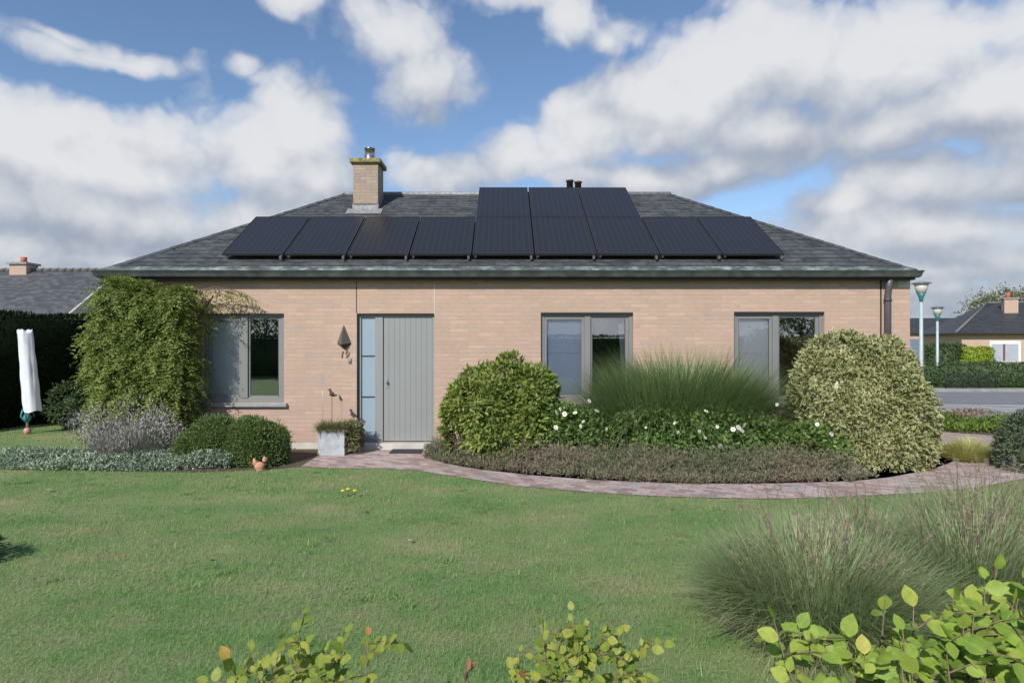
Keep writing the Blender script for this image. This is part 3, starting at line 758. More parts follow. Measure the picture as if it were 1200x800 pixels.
# ------------------------------------------------------------------ things by the door
def pyramid_lamp():
    x, y, zc_ = at(403.5, 394, YW)
    t = thing('wall_lamp', 'bronze faceted diamond-shaped wall lamp left of the front door', 'wall lamp', (x, YW, zc_))
    zt, zm, zb = at(0, 381, YW)[2], at(0, 402.5, YW)[2], at(0, 408.5, YW)[2]; w = .115; d = .13
    top = (x-.008, YW-.02, zt); bot = (x+.005, YW-.05, zb)
    l = (x-w, YW-.004, zm+.005); r = (x+w, YW-.004, zm+.005); f = (x-.02, YW-d, zm-.012); bt = (x, YW-.003, zt-.01); bb = (x, YW-.003, zb+.01)
    mb = MB(); mb.poly([l, f, top]); mb.poly([f, r, top]); mb.poly([l, top, bt]); mb.poly([r, bt, top]); mb.build('shade', M['bronze'], t)
    mb = MB(); dz = .004
    sh = lambda p: (p[0], p[1], p[2]-dz)
    mb.poly([sh(l), bot, sh(f)]); mb.poly([sh(f), bot, sh(r)]); mb.poly([sh(l), bb, bot]); mb.poly([sh(r), bot, bb]); mb.build('lower_shade', M['iron'], t)
    MB().box(x-.04, x+.04, YW-.01, YW-.0, zm, zm+.12).build('back_plate', M['bronze'], t)
pyramid_lamp()
def text_mesh(s, size, depth):
    cu = bpy.data.curves.new('t', 'FONT'); cu.body = s; cu.size = size; cu.extrude = depth; cu.shear = .18
    cu.align_x = 'CENTER'; cu.align_y = 'CENTER'
    ob = bpy.data.objects.new('t', cu); COL.objects.link(ob); bpy.context.view_layer.update()
    me = bpy.data.meshes.new_from_object(ob.evaluated_get(bpy.context.evaluated_depsgraph_get()))
    bpy.data.objects.remove(ob); return me
me = text_mesh('19', .155, .006)
x, y, z = at(403.3, 415.5, YW)
me.transform(Matrix.Rotation(rad(90), 4, 'X')); me.transform(Matrix.Translation((x, YW-.012, z)))
o = link('house_number', me, simple('brown_number', (.24,.17,.13), .7), None, (x, YW-.012, z)); settag(o, 'brown metal house number 19 below the bronze wall lamp', 'house number')
x, y, z = at(409.8, 422.5, YW)
t = thing('doorbell', 'small pale doorbell beside the house number, left of the door', 'doorbell', (x, YW, z))
mb = MB(); mb.box(x-.025, x+.03, YW-.018, YW-.001, z-.045, z+.04); mb.build('housing', M['alu'], t, bevel=.006)
MB().tube([(x+.008, YW-.018, z-.02), (x+.008, YW-.024, z-.02)], .014, 12).build('button', M['iron'], t)
# planter
px0, px1 = (372.5-CX)*9.42/F, (403.5-CX)*9.42/F; pz1 = at(0, 503, 9.42)[2]; pz0 = G+.008
t = thing('planter', 'square grey concrete planter standing on the pavers beside the door', 'planter', ((px0+px1)/2, 9.62, pz0))
mb = MB(); th = .03; py0, py1 = 9.42, 9.83
mb.box(px0, px1, py0, py0+th, pz0, pz1); mb.box(px0, px1, py1-th, py1, pz0, pz1); mb.box(px0, px0+th, py0+th, py1-th, pz0, pz1); mb.box(px1-th, px1, py0+th, py1-th, pz0, pz1); mb.box(px0+th, px1-th, py0+th, py1-th, pz0, pz0+.05)
mb.build('box', M['concrete'], t)
MB().box(px0+th+.001, px1-th-.001, py0+th+.001, py1-th-.001, pz0+.05, pz1-.04).build('soil', M['soil'], t)
rng = np.random.default_rng(5)
t = thing('planter_plant', 'olive green trailing plant spilling over the concrete planter', 'plant', ((px0+px1)/2, 9.62, pz1-.04))
lv = Leaves(); n = 2600
P = np.stack([rng.uniform(px0-.0, px1+.04, n), rng.uniform(py0-.0, py1, n), np.full(n, pz1-.05)], 1)
ang = np.arctan2(P[:, 1]-9.62, P[:, 0]-(px0+px1)/2)+rng.normal(0, .7, n)
lv.blades(P, ang, rng.uniform(0, .9, n), rng.uniform(.5, 2.3, n), rng.uniform(.08, .24, n), .010, rng.uniform(0, 1, n), 4)
P = np.stack([rng.uniform(px1-.02, px1+.20, n), rng.uniform(py0+.02, py1+.05, n), rng.uniform(pz0+.08, pz1+.1, n)], 1)
lv.leaves(P, nrm(rng.normal(size=(n, 3))+A(.5,-.6,-.3)), nrm(rng.normal(size=(n, 3))+A(0,-.5,.8)), rng.uniform(.03, .06, n), .016, rng.uniform(0, 1, n))
lv.build('foliage', LM['greygreen'] if False else leafmat('planter_leaf', [(0,(.07,.085,.03)), (.6,(.12,.13,.05)), (1,(.22,.19,.10))]), t)
mb = MB()
for k in range(6):
    a = rng.uniform(px0+.06, px1-.06); mb.tube([(a, 9.62, pz1-.06), (a+rng.normal()*.03, 9.6, pz1+.05)], .004, 5)
mb.build('stem', M['twig'], t)
# bird on a stake in the planter
bx, by, bz = at(389, 461, 9.62)
t = thing('bird_ornament', 'small dark metal bird on a thin stake rising from the concrete planter', 'garden ornament', (bx, by, pz1-.04))
MB().tube([(bx, by, pz1-.04), (bx, by, bz-.04)], .004, 6).build('stake', M['iron'], t)
mb = MB(); mb.tube([(bx-.03,by,bz+.075),(bx-.03,by,bz+.06),(bx-.022,by,bz+.03),(bx-.01,by,bz),(bx+.02,by,bz-.02),(bx+.045,by,bz-.03),(bx+.065,by,bz-.03)], [.008,.02,.016,.034,.03,.015,.006], 10)
mb.tube([(bx-.045,by,bz+.064),(bx-.07,by,bz+.058)], [.008,.001], 6)
mb.build('body', M['iron'], t)
mb = MB(); mb.poly([(bx, by-.03, bz+.01), (bx+.03, by-.05, bz-.01), (bx+.09, by-.03, bz-.025), (bx+.03, by-.03, bz-.03)]); mb.tube([(bx+.03,by-.02,bz-.012),(bx+.09,by-.01,bz-.028)], [.018,.005], 6)
mb.build('wing', M['rust'], t)
fx_, fy_, fz_ = at(376.5, 444, 9.66)
t = thing('stake_ornament', 'pale grey-blue wing-shaped ornament on a thin stake by the brick wall', 'garden ornament', (fx_, fy_, pz1-.04))
MB().tube([(fx_+.03, fy_, pz1-.04), (fx_+.015, fy_, fz_-.03)], .002, 5).build('stake', M['alu'], t)
mb = MB(); pts = [(-.03,.05),(-.012,.045),(.02,.0),(.035,-.035),(.005,-.045),(-.02,-.03)]
mb.poly([(fx_+a, fy_-.004, fz_+b) for a, b in pts][::-1]); mb.poly([(fx_+a, fy_+.004, fz_+b) for a, b in pts])
for (a, b), (c, d) in zip(pts, pts[1:]+pts[:1]): mb.poly([(fx_+a, fy_-.004, fz_+b), (fx_+c, fy_-.004, fz_+d), (fx_+c, fy_+.004, fz_+d), (fx_+a, fy_+.004, fz_+b)])
mb.build('wing', simple('pale_blue_metal', (.38,.40,.45), .4, .3), t)
# door mat
o = MB().box(-1.76, -1.28, 9.58, 9.88, G+.008, G+.03).build('doormat', M['mat'], None, (-1.52, 9.73, G+.008), bevel=.005)
settag(o, 'dark rubber doormat lying in front of the grey front door', 'doormat')
# terracotta hen at the edge of the bed
hx, hy = (305-CX)*8.36/F, 8.36; hz = G
t = thing('terracotta_hen', 'small terracotta hen figure at the edge of the bed below the clipped bushes', 'garden ornament', (hx, hy, hz))
mb = MB(); mb.tube([(hx-.075,hy,hz+.075),(hx-.05,hy,hz+.065),(hx-.01,hy,hz+.06),(hx+.03,hy,hz+.07),(hx+.055,hy,hz+.09)], [.02,.05,.062,.052,.02], 12)
mb.lathe((hx, hy), [(.05,hz),(.055,hz+.02),(.04,hz+.04)], 12); mb.build('body', M['terracotta'], t)
MB().tube([(hx-.05,hy,hz+.07),(hx-.075,hy,hz+.12),(hx-.085,hy,hz+.165)], [.04,.03,.012], 8).build('tail', M['terracotta'], t)
mb = MB(); mb.tube([(hx+.035,hy,hz+.08),(hx+.055,hy,hz+.13),(hx+.058,hy,hz+.165),(hx+.056,hy,hz+.19)], [.038,.027,.026,.01], 10); mb.tube([(hx+.075,hy,hz+.165),(hx+.10,hy,hz+.158)], [.011,.002], 6)
mb.build('head', M['terracotta'], t)

# rotary clothes dryer under a white cover
rx, ry = (32-CX)*11.7/F, 11.7
t = thing('rotary_dryer', 'folded rotary clothes dryer under a tall white cover on the lawn by the dark hedge', 'clothes dryer', (rx, ry, G))
MB().tube([(rx, ry, G), (rx-.01, ry, G+.62)], .022, 10).build('post', M['alu'], t)
MB().lathe((rx, ry), [(.055,G),(.06,G+.05),(.05,G+.10),(.035,G+.11)], 12).build('ground_socket', M['redplastic'], t)
mb = MB()
for k in range(4):
    a = k*math.pi/2+.4; mb.tube([(rx+.03*math.cos(a), ry+.03*math.sin(a), G+.22), (rx+.10*math.cos(a), ry+.10*math.sin(a), G+.33), (rx+.07*math.cos(a), ry+.07*math.sin(a), G+.46)], .014, 6)
mb.lathe((rx, ry), [(.05,G+.24),(.07,G+.30),(.05,G+.36)], 10); mb.build('arm_hub', M['teal'], t)
bm = bmesh.new(); rows = 26; n = 28; rng = np.random.default_rng(9); ring = []
for i in range(rows+1):
    f = i/rows; z = G+.42+f*1.50; r0 = .142-.022*f; cxx = rx+.10-.14*f
    vs = []
    for k in range(n):
        a = 2*math.pi*k/n
        r = r0*(1+.06*math.sin(5*a+2*f)+.045*math.sin(9*a-5*f)+.03*math.sin(f*21+3*a))
        zz = z+(-.02*math.sin(3*a) if i == 0 else 0)+(.03*math.sin(4*a+1) if i == rows else 0)
        vs.append(bm.verts.new((cxx+r*math.cos(a), ry+r*.9*math.sin(a), zz)))
    ring.append(vs)
for a, b in zip(ring[:-1], ring[1:]):
    for k in range(n): f = bm.faces.new([a[k], a[(k+1) % n], b[(k+1) % n], b[k]]); f.smooth = True
cv = bm.verts.new((rx-.04, ry, G+1.89))
for k in range(n): bm.faces.new([ring[-1][k], ring[-1][(k+1) % n], cv])
me = bpy.data.meshes.new('cover'); bm.to_mesh(me); bm.free(); link('cover', me, M['cover'], t)

# ------------------------------------------------------------------ planting
# wisteria on the left of the wall
rng = np.random.default_rng(11)
t = thing('wisteria', 'big green wisteria climbing the left end of the house wall beside the window', 'climbing plant', (-5.6, 9.95, G))
lv = Leaves(); wx0, wx1, wz0, wz1, wyf = -6.16, -4.86, .15, 2.42, 9.44
n = 3000
side = rng.choice(3, n, p=[.74, .13, .13])
zz = rng.uniform(wz0, wz1, n); uu = rng.uniform(0, 1, n)
P = np.where((side == 0)[:, None], np.stack([wx0+uu*(wx1-wx0), np.full(n, wyf), zz], 1),
    np.where((side == 1)[:, None], np.stack([np.full(n, wx0), wyf+uu*.5, zz], 1), np.stack([np.full(n, wx1), wyf+uu*.5, zz], 1)))
Nn = np.where((side == 0)[:, None], A(0,-1,.1), np.where((side == 1)[:, None], A(-1,-.2,.1), A(1,-.2,.1)))
topm = rng.uniform(size=n) < .12
P[topm] = np.stack([wx0+uu[topm]*(wx1-wx0), wyf+rng.uniform(0, .5, topm.sum()), np.full(topm.sum(), wz1)], 1); Nn[topm] = A(0,-.3,.8)
P += Nn*(fnoise(P, 4.2, 3)*.13+fnoise(P, 11, 4)*.07+np.where((rng.uniform(size=n) < .12) & (P[:, 2] < 2.3), rng.uniform(0, .2, n), 0))[:, None]
lf = np.clip((-5.4-P[:, 0])/.8, 0, 1); P[:, 0] += lf*(.10*np.clip((P[:, 2]-1.9)/.6, 0, 1)+.06*np.clip(1.2-P[:, 2], 0, 1.2))
dir_ = nrm(Nn*rng.uniform(.4, 1, n)[:, None]+rng.normal(size=(n, 3))*.45+A(0,0,-.1))
Ls = rng.uniform(.14, .30, n); cr_ = rng.uniform(0, 1, n)*.6+.2*fnoise(P, 3, 8)+.1
K = 7
for q in range(K):
    f = (q+1)/K; pp = P+dir_*(Ls*f)[:, None]+A(0,0,-1)*(Ls*.45*f*f)[:, None]
    tang = nrm(dir_+A(0,0,-.9)*f); sd = nrm(np.cross(tang, A(0,0,1)))
    for sgn in (-1, 1):
        D = nrm(tang*.5+sd*sgn+rng.normal(size=(n, 3))*.2+A(0,0,-.35))
        lv.leaves(pp+rng.normal(size=(n, 3))*.008, D, nrm(np.cross(D, tang)*-sgn+A(0,-.3,.5)), rng.uniform(.045, .075, n)*(1.1-.3*f), .021, cr_*.65+rng.uniform(0, .38, n))
lv.corebox((wx0+.16, wx1-.12, wyf+.2, 10.0, wz0, wz1-.12), .3)
lv.build('foliage', LM['wisteria'], t)
mb = MB()
for k in range(5):
    x = -5.9+.22*k; mb.tube([(-5.6+.05*k, 9.8, G), (x+.1, 9.75, .7), (x-.05, 9.7, 1.5), (x+.25*(k-2), 9.75, 2.35)], [.035,.03,.022,.012], 7)
mb.build('stem', M['bark'], t)
lv = Leaves(); mb = MB(); TP = []; TD = []      # bare shoots reaching right over the window head
for sx, sz, ex, ez in ((-4.9,2.45,-3.98,2.30), (-4.9,2.40,-4.2,2.44), (-4.85,2.30,-4.3,2.12), (-4.6,2.42,-4.15,2.20), (-4.35,2.44,-3.88,2.26), (-4.95,2.2,-4.55,1.95), (-4.9,2.1,-4.62,1.72), (-4.95,1.5,-4.62,1.28), (-4.95,1.25,-4.6,.98), (-4.95,.95,-4.66,.72)):
    s = Vector((sx, 9.78, sz)); e = Vector((ex, 9.86, ez)); m = s.lerp(e, .55)+Vector((0, -.03, .07))
    MB().tube([s, m, e], [.008,.006,.003], 5).build('shoot', M['twig'], t)
    for f in np.linspace(.15, 1, 12):
        p = s.lerp(m, f*2) if f < .5 else m.lerp(e, f*2-1)
        TP.append(p); TD.append((rng.normal()*.5+.2, rng.normal()*.4, -1))
TP = np.array(TP); TD = nrm(np.array(TD))
for k in range(5):
    lv.leaves(TP+TD*(.03*k), nrm(TD+rng.normal(size=TD.shape)*.7), nrm(rng.normal(size=TD.shape)+A(0,-1,.3)), .06, .02, rng.uniform(.3, 1, len(TP)))
lv.build('young_leaves', LM['wisteria'], t)

# lavender
rng = np.random.default_rng(21)
def spikes(name, label, cat, c, rx_, ry_, h, n, mat, w, parts=('foliage',), seed=1, group=None, tilt=.5, seg=3, bend=.3, hl=.6, top=None):
    rng = np.random.default_rng(seed); t = thing(name, label, cat, (c[0], c[1], G), group)
    lv = Leaves(); r = np.sqrt(rng.uniform(0, 1, n)); a = rng.uniform(0, 6.283, n)
    P = np.stack([c[0]+rx_*.75*r*np.cos(a), c[1]+ry_*.75*r*np.sin(a), np.full(n, G)], 1)
    az = np.arctan2(np.sin(a)*ry_, np.cos(a)*rx_)+rng.normal(0, .5, n)
    lv.blades(P, az, r*tilt+rng.normal(0, .12, n), rng.uniform(0, bend, n), h*rng.uniform(hl, 1, n)*(1.05-.25*r**2), w, np.clip(rng.uniform(0, 1, n)*.7+.3*rng.uniform(0, 1, n), 0, 1), seg)
    lv.build('foliage', mat, t)
    return t, rng, P, az, r
t, rng, P, az, r = spikes('lavender', 'grey-mauve lavender bush in front of the wisteria', 'lavender', (-5.33, 9.0), .50, .40, .60, 3200, LM['lavender'], .011, seed=22, tilt=.75)
lv = Leaves(); n = 3200
aa = rng.uniform(0, 6.283, n); rr_ = np.sqrt(rng.uniform(0, 1, n)); th = rr_*.65+rng.normal(0, .1, n); h = .62*rng.uniform(.6, 1.25, n)*(1.05-.25*rr_**2)*(1+.18*np.sin(aa*3+rr_*4))
P = np.stack([-5.33+.50*.75*rr_*np.cos(aa)+np.sin(th)*np.cos(aa)*h, 9.0+.42*.75*rr_*np.sin(aa)+np.sin(th)*np.sin(aa)*h, G+np.cos(th)*h], 1)
lv.leaves(P, nrm(np.stack([np.cos(aa)*.4, np.sin(aa)*.4, np.ones(n)], 1)+rng.normal(size=(n, 3))*.3), rng.normal(size=(n, 3)), .05, .014, rng.uniform(.3, 1, n))
lv.build('flower_spikes', LM['lavender'], t)

# silver ground cover
rng = np.random.default_rng(23); lv = Leaves(); n = 15000
sel = []
while len(sel) < n:
    x = rng.uniform(-6.95, -3.7); y = rng.uniform(8.25, 9.3)
    f = (x+6.95)/3.25; lo = 8.42-.12*math.sin(f*3.1); hi = 9.25-.55*max(0, f-.35)
    if lo < y < hi: sel.append((x, y))
sel = np.array(sel)
h = (.05+.20*np.clip(fnoise(np.c_[sel, np.zeros(n)], 6.5, 3)*.6+.45, 0, 1))*rng.uniform(.1, 1, n)*np.clip((sel[:, 1]-8.2)*5, .4, 1.2)
P = np.c_[sel, G+h]
cl = fnoise(np.c_[sel, np.zeros(n)], 9, 6)*.25+.45
lv.leaves(P, nrm(rng.normal(size=(n, 3))*.8+A(0,-.25,.7)), nrm(rng.normal(size=(n, 3))+A(0,0,.5)), rng.uniform(.03, .065, n), .018, cl+rng.normal(0, .22, n))
o = lv.build('silver_ground_cover', LM['silver'], None, (-5.4, 8.8, G)); settag(o, 'low silvery-green ground cover along the left edge of the lawn', 'ground cover', None, 'stuff')

# clipped mounds
shrub('clipped_bush', 'rounded clipped green bush, left of the pair under the left window', 'bush', (-4.12, 8.92, G), [((-4.13,8.95,.15),(.40,.38,.37)), ((-4.32,8.9,.08),(.26,.30,.28))], LM['box'], 1500, 14, .034, .017, .05, 'clipped bushes under the left window', .84, seed=31, disp=.06, freq=9)
shrub('clipped_bush', 'rounded clipped green bush, right of the pair and nearer the concrete planter', 'bush', (-3.46, 8.68, G), [((-3.52,8.86,.14),(.42,.35,.40)), ((-3.38,8.84,.04),(.30,.32,.30))], LM['box'], 1600, 14, .034, .017, .05, 'clipped bushes under the left window', .84, seed=32, disp=.06, freq=9)

# rhododendron-like bush
shrub('rhododendron', 'dense round light green leafy bush right of the front door', 'bush', (-.05, 9.15, G), [((.02,9.15,.64),(.70,.52,.68)), ((.24,9.1,.86),(.50,.44,.50)), ((-.40,9.0,.54),(.46,.42,.52)), ((.42,8.95,.40),(.36,.40,.46)), ((.05,8.85,.22),(.62,.38,.36))],
      LM['rhodo'], 900, 13, .084, .034, .035, None, .66, 10, .016, seed=33, shape='broad', disp=.2, freq=7.5, spread=.5, up=.1, crnd=.6, inward=.2)

# heather strip
rng = np.random.default_rng(41); lv = Leaves()
hp = [(.0, 9.45)]
inner = [gnd(*p) for p in path_px_in]
front = [gnd(*p) for p in [(500,537),(520,543),(560,550),(620,557),(700,563),(800,567),(900,567),(1000,564),(1025,559)]]
fx_a = np.array([p[0] for p in front]); fy_a = np.array([p[1] for p in front])
n = 5200; xs = rng.uniform(fx_a[0]-.02, fx_a[-1], n); yf = np.interp(xs, fx_a, fy_a)
dep = .75+.25*np.sin(xs*1.7); ys = yf-.01+.06*fnoise(np.c_[xs, xs*0, xs*0], 9, 2)+rng.uniform(0, 1, n)**.8*dep
endf = np.clip((fx_a[-1]-xs)/.3, .25, 1)*np.clip((xs-fx_a[0])/.4+.45, .45, 1)
H = (.32+.13*fnoise(np.c_[xs, ys, ys*0], 4.5, 5))*np.clip((ys-yf)*2.2+.12, .3, 1)*endf*rng.uniform(.7, 1.25, n)
base = np.c_[xs, ys, np.full(n, G)]
brown = fnoise(np.c_[xs, ys, ys*0], 3.2, 9)*.42+.48+.04*(xs-1.5)
azs = rng.uniform(0, 6.283, n); tl = rng.uniform(.1, .75, n)
dirs = np.stack([np.sin(tl)*np.cos(azs), np.sin(tl)*np.sin(azs)-.12, np.cos(tl)], 1)
lv.blades(base, azs, tl, rng.uniform(0, .4, n), H, .006, np.clip(brown+rng.normal(0, .2, n), 0, 1), 2)
for k in range(14):
    f = rng.uniform(.25, 1.05, n)
    P = base+dirs*(H*f)[:, None]+rng.normal(size=(n, 3))*.018
    P[:, 2] = np.maximum(P[:, 2], G+.01)
    lv.leaves(P, nrm(dirs+rng.normal(size=(n, 3))*.6), rng.normal(size=(n, 3)), rng.uniform(.03, .06, n), .010, np.clip(brown*.75+.15*f+rng.normal(0, .18, n), 0, 1))
o = lv.build('heather', LM['heather'], None, (2, 8, G)); settag(o, 'low strip of grey-green and purple-brown heather along the curved path', 'heather', None, 'stuff')

# roses
def flower_mesh(rng, r):
    V = []; T = []
    for lay, (k, rr0, tilt) in enumerate(((6, 1.0, .35), (5, .7, .8), (4, .42, 1.2))):
        for i in range(k):
            a = 2*math.pi*i/k+lay*.5; ca, sa = math.cos(a), math.sin(a); ct, st = math.cos(tilt), math.sin(tilt); w = .55*rr0*r
            pts = [(0,0,0), (.55*rr0*r*ct*ca-w*sa, .55*rr0*r*ct*sa+w*ca, .55*rr0*r*st), (rr0*r*ct*ca, rr0*r*ct*sa, rr0*r*st*.85), (.55*rr0*r*ct*ca+w*sa, .55*rr0*r*ct*sa-w*ca, .55*rr0*r*st)]
            b = len(V); V += pts; T += [[b,b+1,b+2],[b,b+2,b+3]]
    return np.array(V), np.array(T)
def rose(label, base, ells, seed, spots, nclump=420, group='white flowering rose bushes under the windows'):
    t, rng = shrub('rose_bush', label, 'rose bush', base, ells, LM['rose'], nclump, 12, .055, .038, .06, group, .55, 10, .008, seed, shape='broad', disp=.10, freq=8, spread=.9, crnd=.5)
    for px, py, Y, r in spots:
        p = np.array(at(px, py, Y)); Vv, Tt = flower_mesh(rng, r*rng.uniform(.65, .92)); r *= .75
        ax = nrm(A(rng.normal()*.7, -.8, .6+rng.normal()*.5)); u = nrm(np.cross(ax, A(0,0,1))); v = np.cross(u, ax)
        Vw = p+Vv[:, :1]*u+Vv[:, 1:2]*v+Vv[:, 2:]*ax
        f = tri_mesh('flower', Vw, Tt, M['petal'], t)
        q = p+ax*r*.25
        MB().tube([tuple(q), tuple(q+ax*.012)], [r*.22, r*.12], 7).build('flower_centre', M['stamen'], f)
rose('rose bush with white flowers between the round leafy bush and the tall grass', (.95, 8.85, G), [((.80,8.85,.32),(.46,.36,.42)), ((1.30,8.9,.28),(.40,.36,.38))], 51,
     [(651,483,8.45,.055),(657,479,8.5,.045),(662,485,8.45,.055),(651,501,8.4,.045),(674,484,8.55,.045),(681,499,8.45,.045),(684,494,8.45,.04),(699,482,8.55,.05),(690,470,8.6,.04),(711,502,8.4,.03)])
rose('wide rose bush with white flowers in front of the tall grass', (2.8, 8.6, G), [((2.0,8.6,.25),(.55,.36,.42)), ((2.7,8.55,.26),(.60,.36,.44)), ((3.35,8.6,.24),(.55,.36,.40))], 52,
     [(827,482,8.15,.04),(820,505,8.1,.04),(843,522,8.0,.055),(859,503,8.1,.055),(865,501,8.12,.06),(869,505,8.1,.05),(841,500,8.15,.035),(791,496,8.2,.035),(757,501,8.1,.03),(826,513,8.1,.035),(794,506,8.15,.03),(911,474,8.2,.035),(872,497,8.1,.04)], 800)
rose('small rose bush with pale pinkish blooms at the foot of the variegated bush', (4.05, 8.35, G), [((4.05,8.35,.18),(.45,.3,.36))], 53,
     [(958,497,8.05,.045),(975,508,8.0,.04),(947,512,8.05,.03)], 260)

# tall grass (miscanthus)
rng = np.random.default_rng(61)
t = thing('ornamental_grass', 'tall arching green ornamental grass clump under the two right windows', 'ornamental grass', (2.6, 9.15, G))
lv = Leaves()
n = 13000; q_ = rng.uniform(-1, 1, n); a = rng.uniform(0, 6.283, n); r = np.sqrt(rng.uniform(0, 1, n))
P = np.stack([2.58+.78*q_+.15*r*np.cos(a), 9.15+.25*r*np.sin(a), np.full(n, G)], 1)
dx_ = q_*.85+r*np.cos(a)*.45; dy_ = r*np.sin(a)*.8
az = np.arctan2(dy_, dx_)+rng.normal(0, .45, n); out_ = np.clip(np.hypot(dx_, dy_), 0, 1.1)
hh = 1.40*np.sqrt(np.clip(1.10-.32*q_**4, .4, 1.2))
lv.blades(P, az, out_*.42+np.abs(rng.normal(0, .1, n)), np.clip(rng.gamma(3., .28, n), .1, 2.2), hh*rng.beta(6, 2.2, n)*1.34, rng.uniform(.008, .014, n), np.clip(rng.beta(2, 2.2, n), 0, 1), 7)
lv.build('blades', LM['misc'], t)

# variegated euonymus
shrub('variegated_bush', 'big rounded cream and green variegated bush at the right corner of the house', 'bush', (4.95, 8.95, G),
      [((4.93,8.95,.78),(.84,.60,.90)), ((5.26,8.9,.62),(.68,.58,.78)), ((4.62,8.9,.42),(.58,.54,.58)), ((5.20,8.72,.20),(.70,.54,.42)), ((5.28,8.98,1.10),(.56,.52,.58)), ((4.80,8.98,1.14),(.54,.52,.58)), ((5.40,8.85,.55),(.58,.54,.72)), ((4.75,8.72,.10),(.5,.5,.34))],
      LM['euonymus'], 1900, 11, .062, .034, .05, None, .80, 8, .02, seed=71, shape='broad', disp=.08, freq=7, spread=.9, crnd=.35, inward=.35, fold=.12)

# right-hand side small plants
shrub('grey_green_shrub', 'grey-green rounded shrub at the right edge beside the path', 'bush', (7.10, 8.35, G), [((7.10,8.35,.20),(.42,.42,.48)), ((7.35,8.25,.15),(.5,.4,.42))], LM['greygreen'], 620, 12, .05, .02, .05, None, .6, 8, seed=81)
spikes('grass_tuft', 'small pale yellow-green grass tuft beside the path bend', 'ornamental grass', (6.72, 9.10), .36, .28, .42, 3600, LM['yellowgrass'], .006, seed=82, tilt=.9, seg=4, bend=1.2)
def cover(name, label, poly, n, mat, h, Ln, seed, W=.4):
    rng = np.random.default_rng(seed); lv = Leaves(); xs = [p[0] for p in poly]; ys = [p[1] for p in poly]; got = []
    while len(got) < n:
        p = np.stack([rng.uniform(min(xs), max(xs), n), rng.uniform(min(ys), max(ys), n)], 1); got += list(p[inpoly(p, poly)])
    p = np.array(got[:n]); z = gz(p[:, 0], p[:, 1]); hh = h*(.6+.5*fnoise(np.c_[p, z*0], 3, seed))*rng.uniform(.1, 1, n)
    lv.leaves(np.c_[p, z+np.maximum(hh, 0)], nrm(rng.normal(size=(n, 3))*.8+A(0,-.2,.8)), nrm(rng.normal(size=(n, 3))+A(0,0,.6)), Ln*rng.uniform(.6, 1.3, n), Ln*W, np.clip(rng.uniform(0, 1, n)*.6+.25+fnoise(np.c_[p, z*0], 2, seed+1)*.25, 0, 1))
    o = lv.build(name, mat, None, (float(p[:, 0].mean()), float(p[:, 1].mean()), G)); settag(o, label, 'ground cover', None, 'stuff'); return o
def inpoly(p, poly):
    x, y = p[:, 0], p[:, 1]; ins = np.zeros(len(p), bool); j = len(poly)-1
    for i in range(len(poly)):
        xi, yi = poly[i]; xj, yj = poly[j]
        c = ((yi > y) != (yj > y)) & (x < (xj-xi)*(y-yi)/((yj-yi) or 1e-9)+xi)
        ins ^= c; j = i
    return ins
BEDS = [(7.5, 12.1), (9.0, 11.6), (9.6, 11.6), (10.9, 12.4), (11.0, 13.5), (7.7, 15.0), (7.3, 14.0)]
sheet('planting_bed', BEDS, M['soil'], .006)
cover('yellow_green_ground_cover', 'bright yellow-green low plants at the front of the far right bed', [(8.4,11.9),(9.5,11.7),(10.6,12.3),(10.4,12.8),(8.9,12.6)], 3000, LM['lime'] if False else LM['bedplant'], .22, .08, 83)
cover('green_ground_cover', 'dark green low plants at the left of the far right bed', [(7.5,12.2),(8.6,11.9),(8.9,12.7),(10.5,12.9),(10.8,13.4),(9.4,13.1),(7.8,13.2)], 4200, LM['bedplant'], .28, .07, 84)
cover('rusty_ground_cover', 'rust-brown low plants across the middle of the far right bed', [(7.8,13.0),(9.4,13.0),(10.7,13.4),(10.2,13.8),(7.8,13.9)], 2600, LM['bedrust'], .34, .06, 85)
shrub('low_green_shrub', 'low round green shrub at the back of the far right bed', 'bush', (8.75, 14.3, float(gz(8.75,14.3))), [((8.75,14.3,.15),(.6,.35,.36)), ((8.0,14.2,.08),(.5,.35,.28))], LM['bedplant'], 260, 10, .06, .03, .06, seed=86)

# plants by the dark hedge
shrub('garden_shrub', 'loose green shrub beside the white-covered dryer, against the dark hedge', 'bush', (-8.95, 13.0, G), [((-8.95,13.0,.32),(.45,.35,.42)), ((-8.55,12.9,.22),(.4,.3,.3))], LM['hedge'], 200, 9, .08, .035, .08, None, .4, 8, seed=91)
rng = np.random.default_rng(92)
t = thing('mauve_flowers', 'clump of mauve flowers between the dark hedge and the wisteria', 'flowers', (-8.1, 12.3, G))
lv = Leaves(); n = 1100; P = np.stack([rng.uniform(-8.55, -7.3, n), rng.uniform(12.1, 12.6, n), np.full(n, G)], 1)
lv.blades(P, rng.uniform(0, 6.28, n), rng.uniform(0, .5, n), rng.uniform(0, .5, n), rng.uniform(.12, .34, n), .012, rng.uniform(0, 1, n), 3); lv.build('foliage', LM['hedge'], t)
lv = Leaves(); P = P[:240]+np.stack([rng.normal(0, .05, 240), rng.normal(0, .05, 240), rng.uniform(.2, .38, 240)], 1)
lv.leaves(P, rng.normal(size=(240, 3)), rng.normal(size=(240, 3)), .05, .035, rng.uniform(0, 1, 240)); lv.build('petals', LM['mauve'], t)

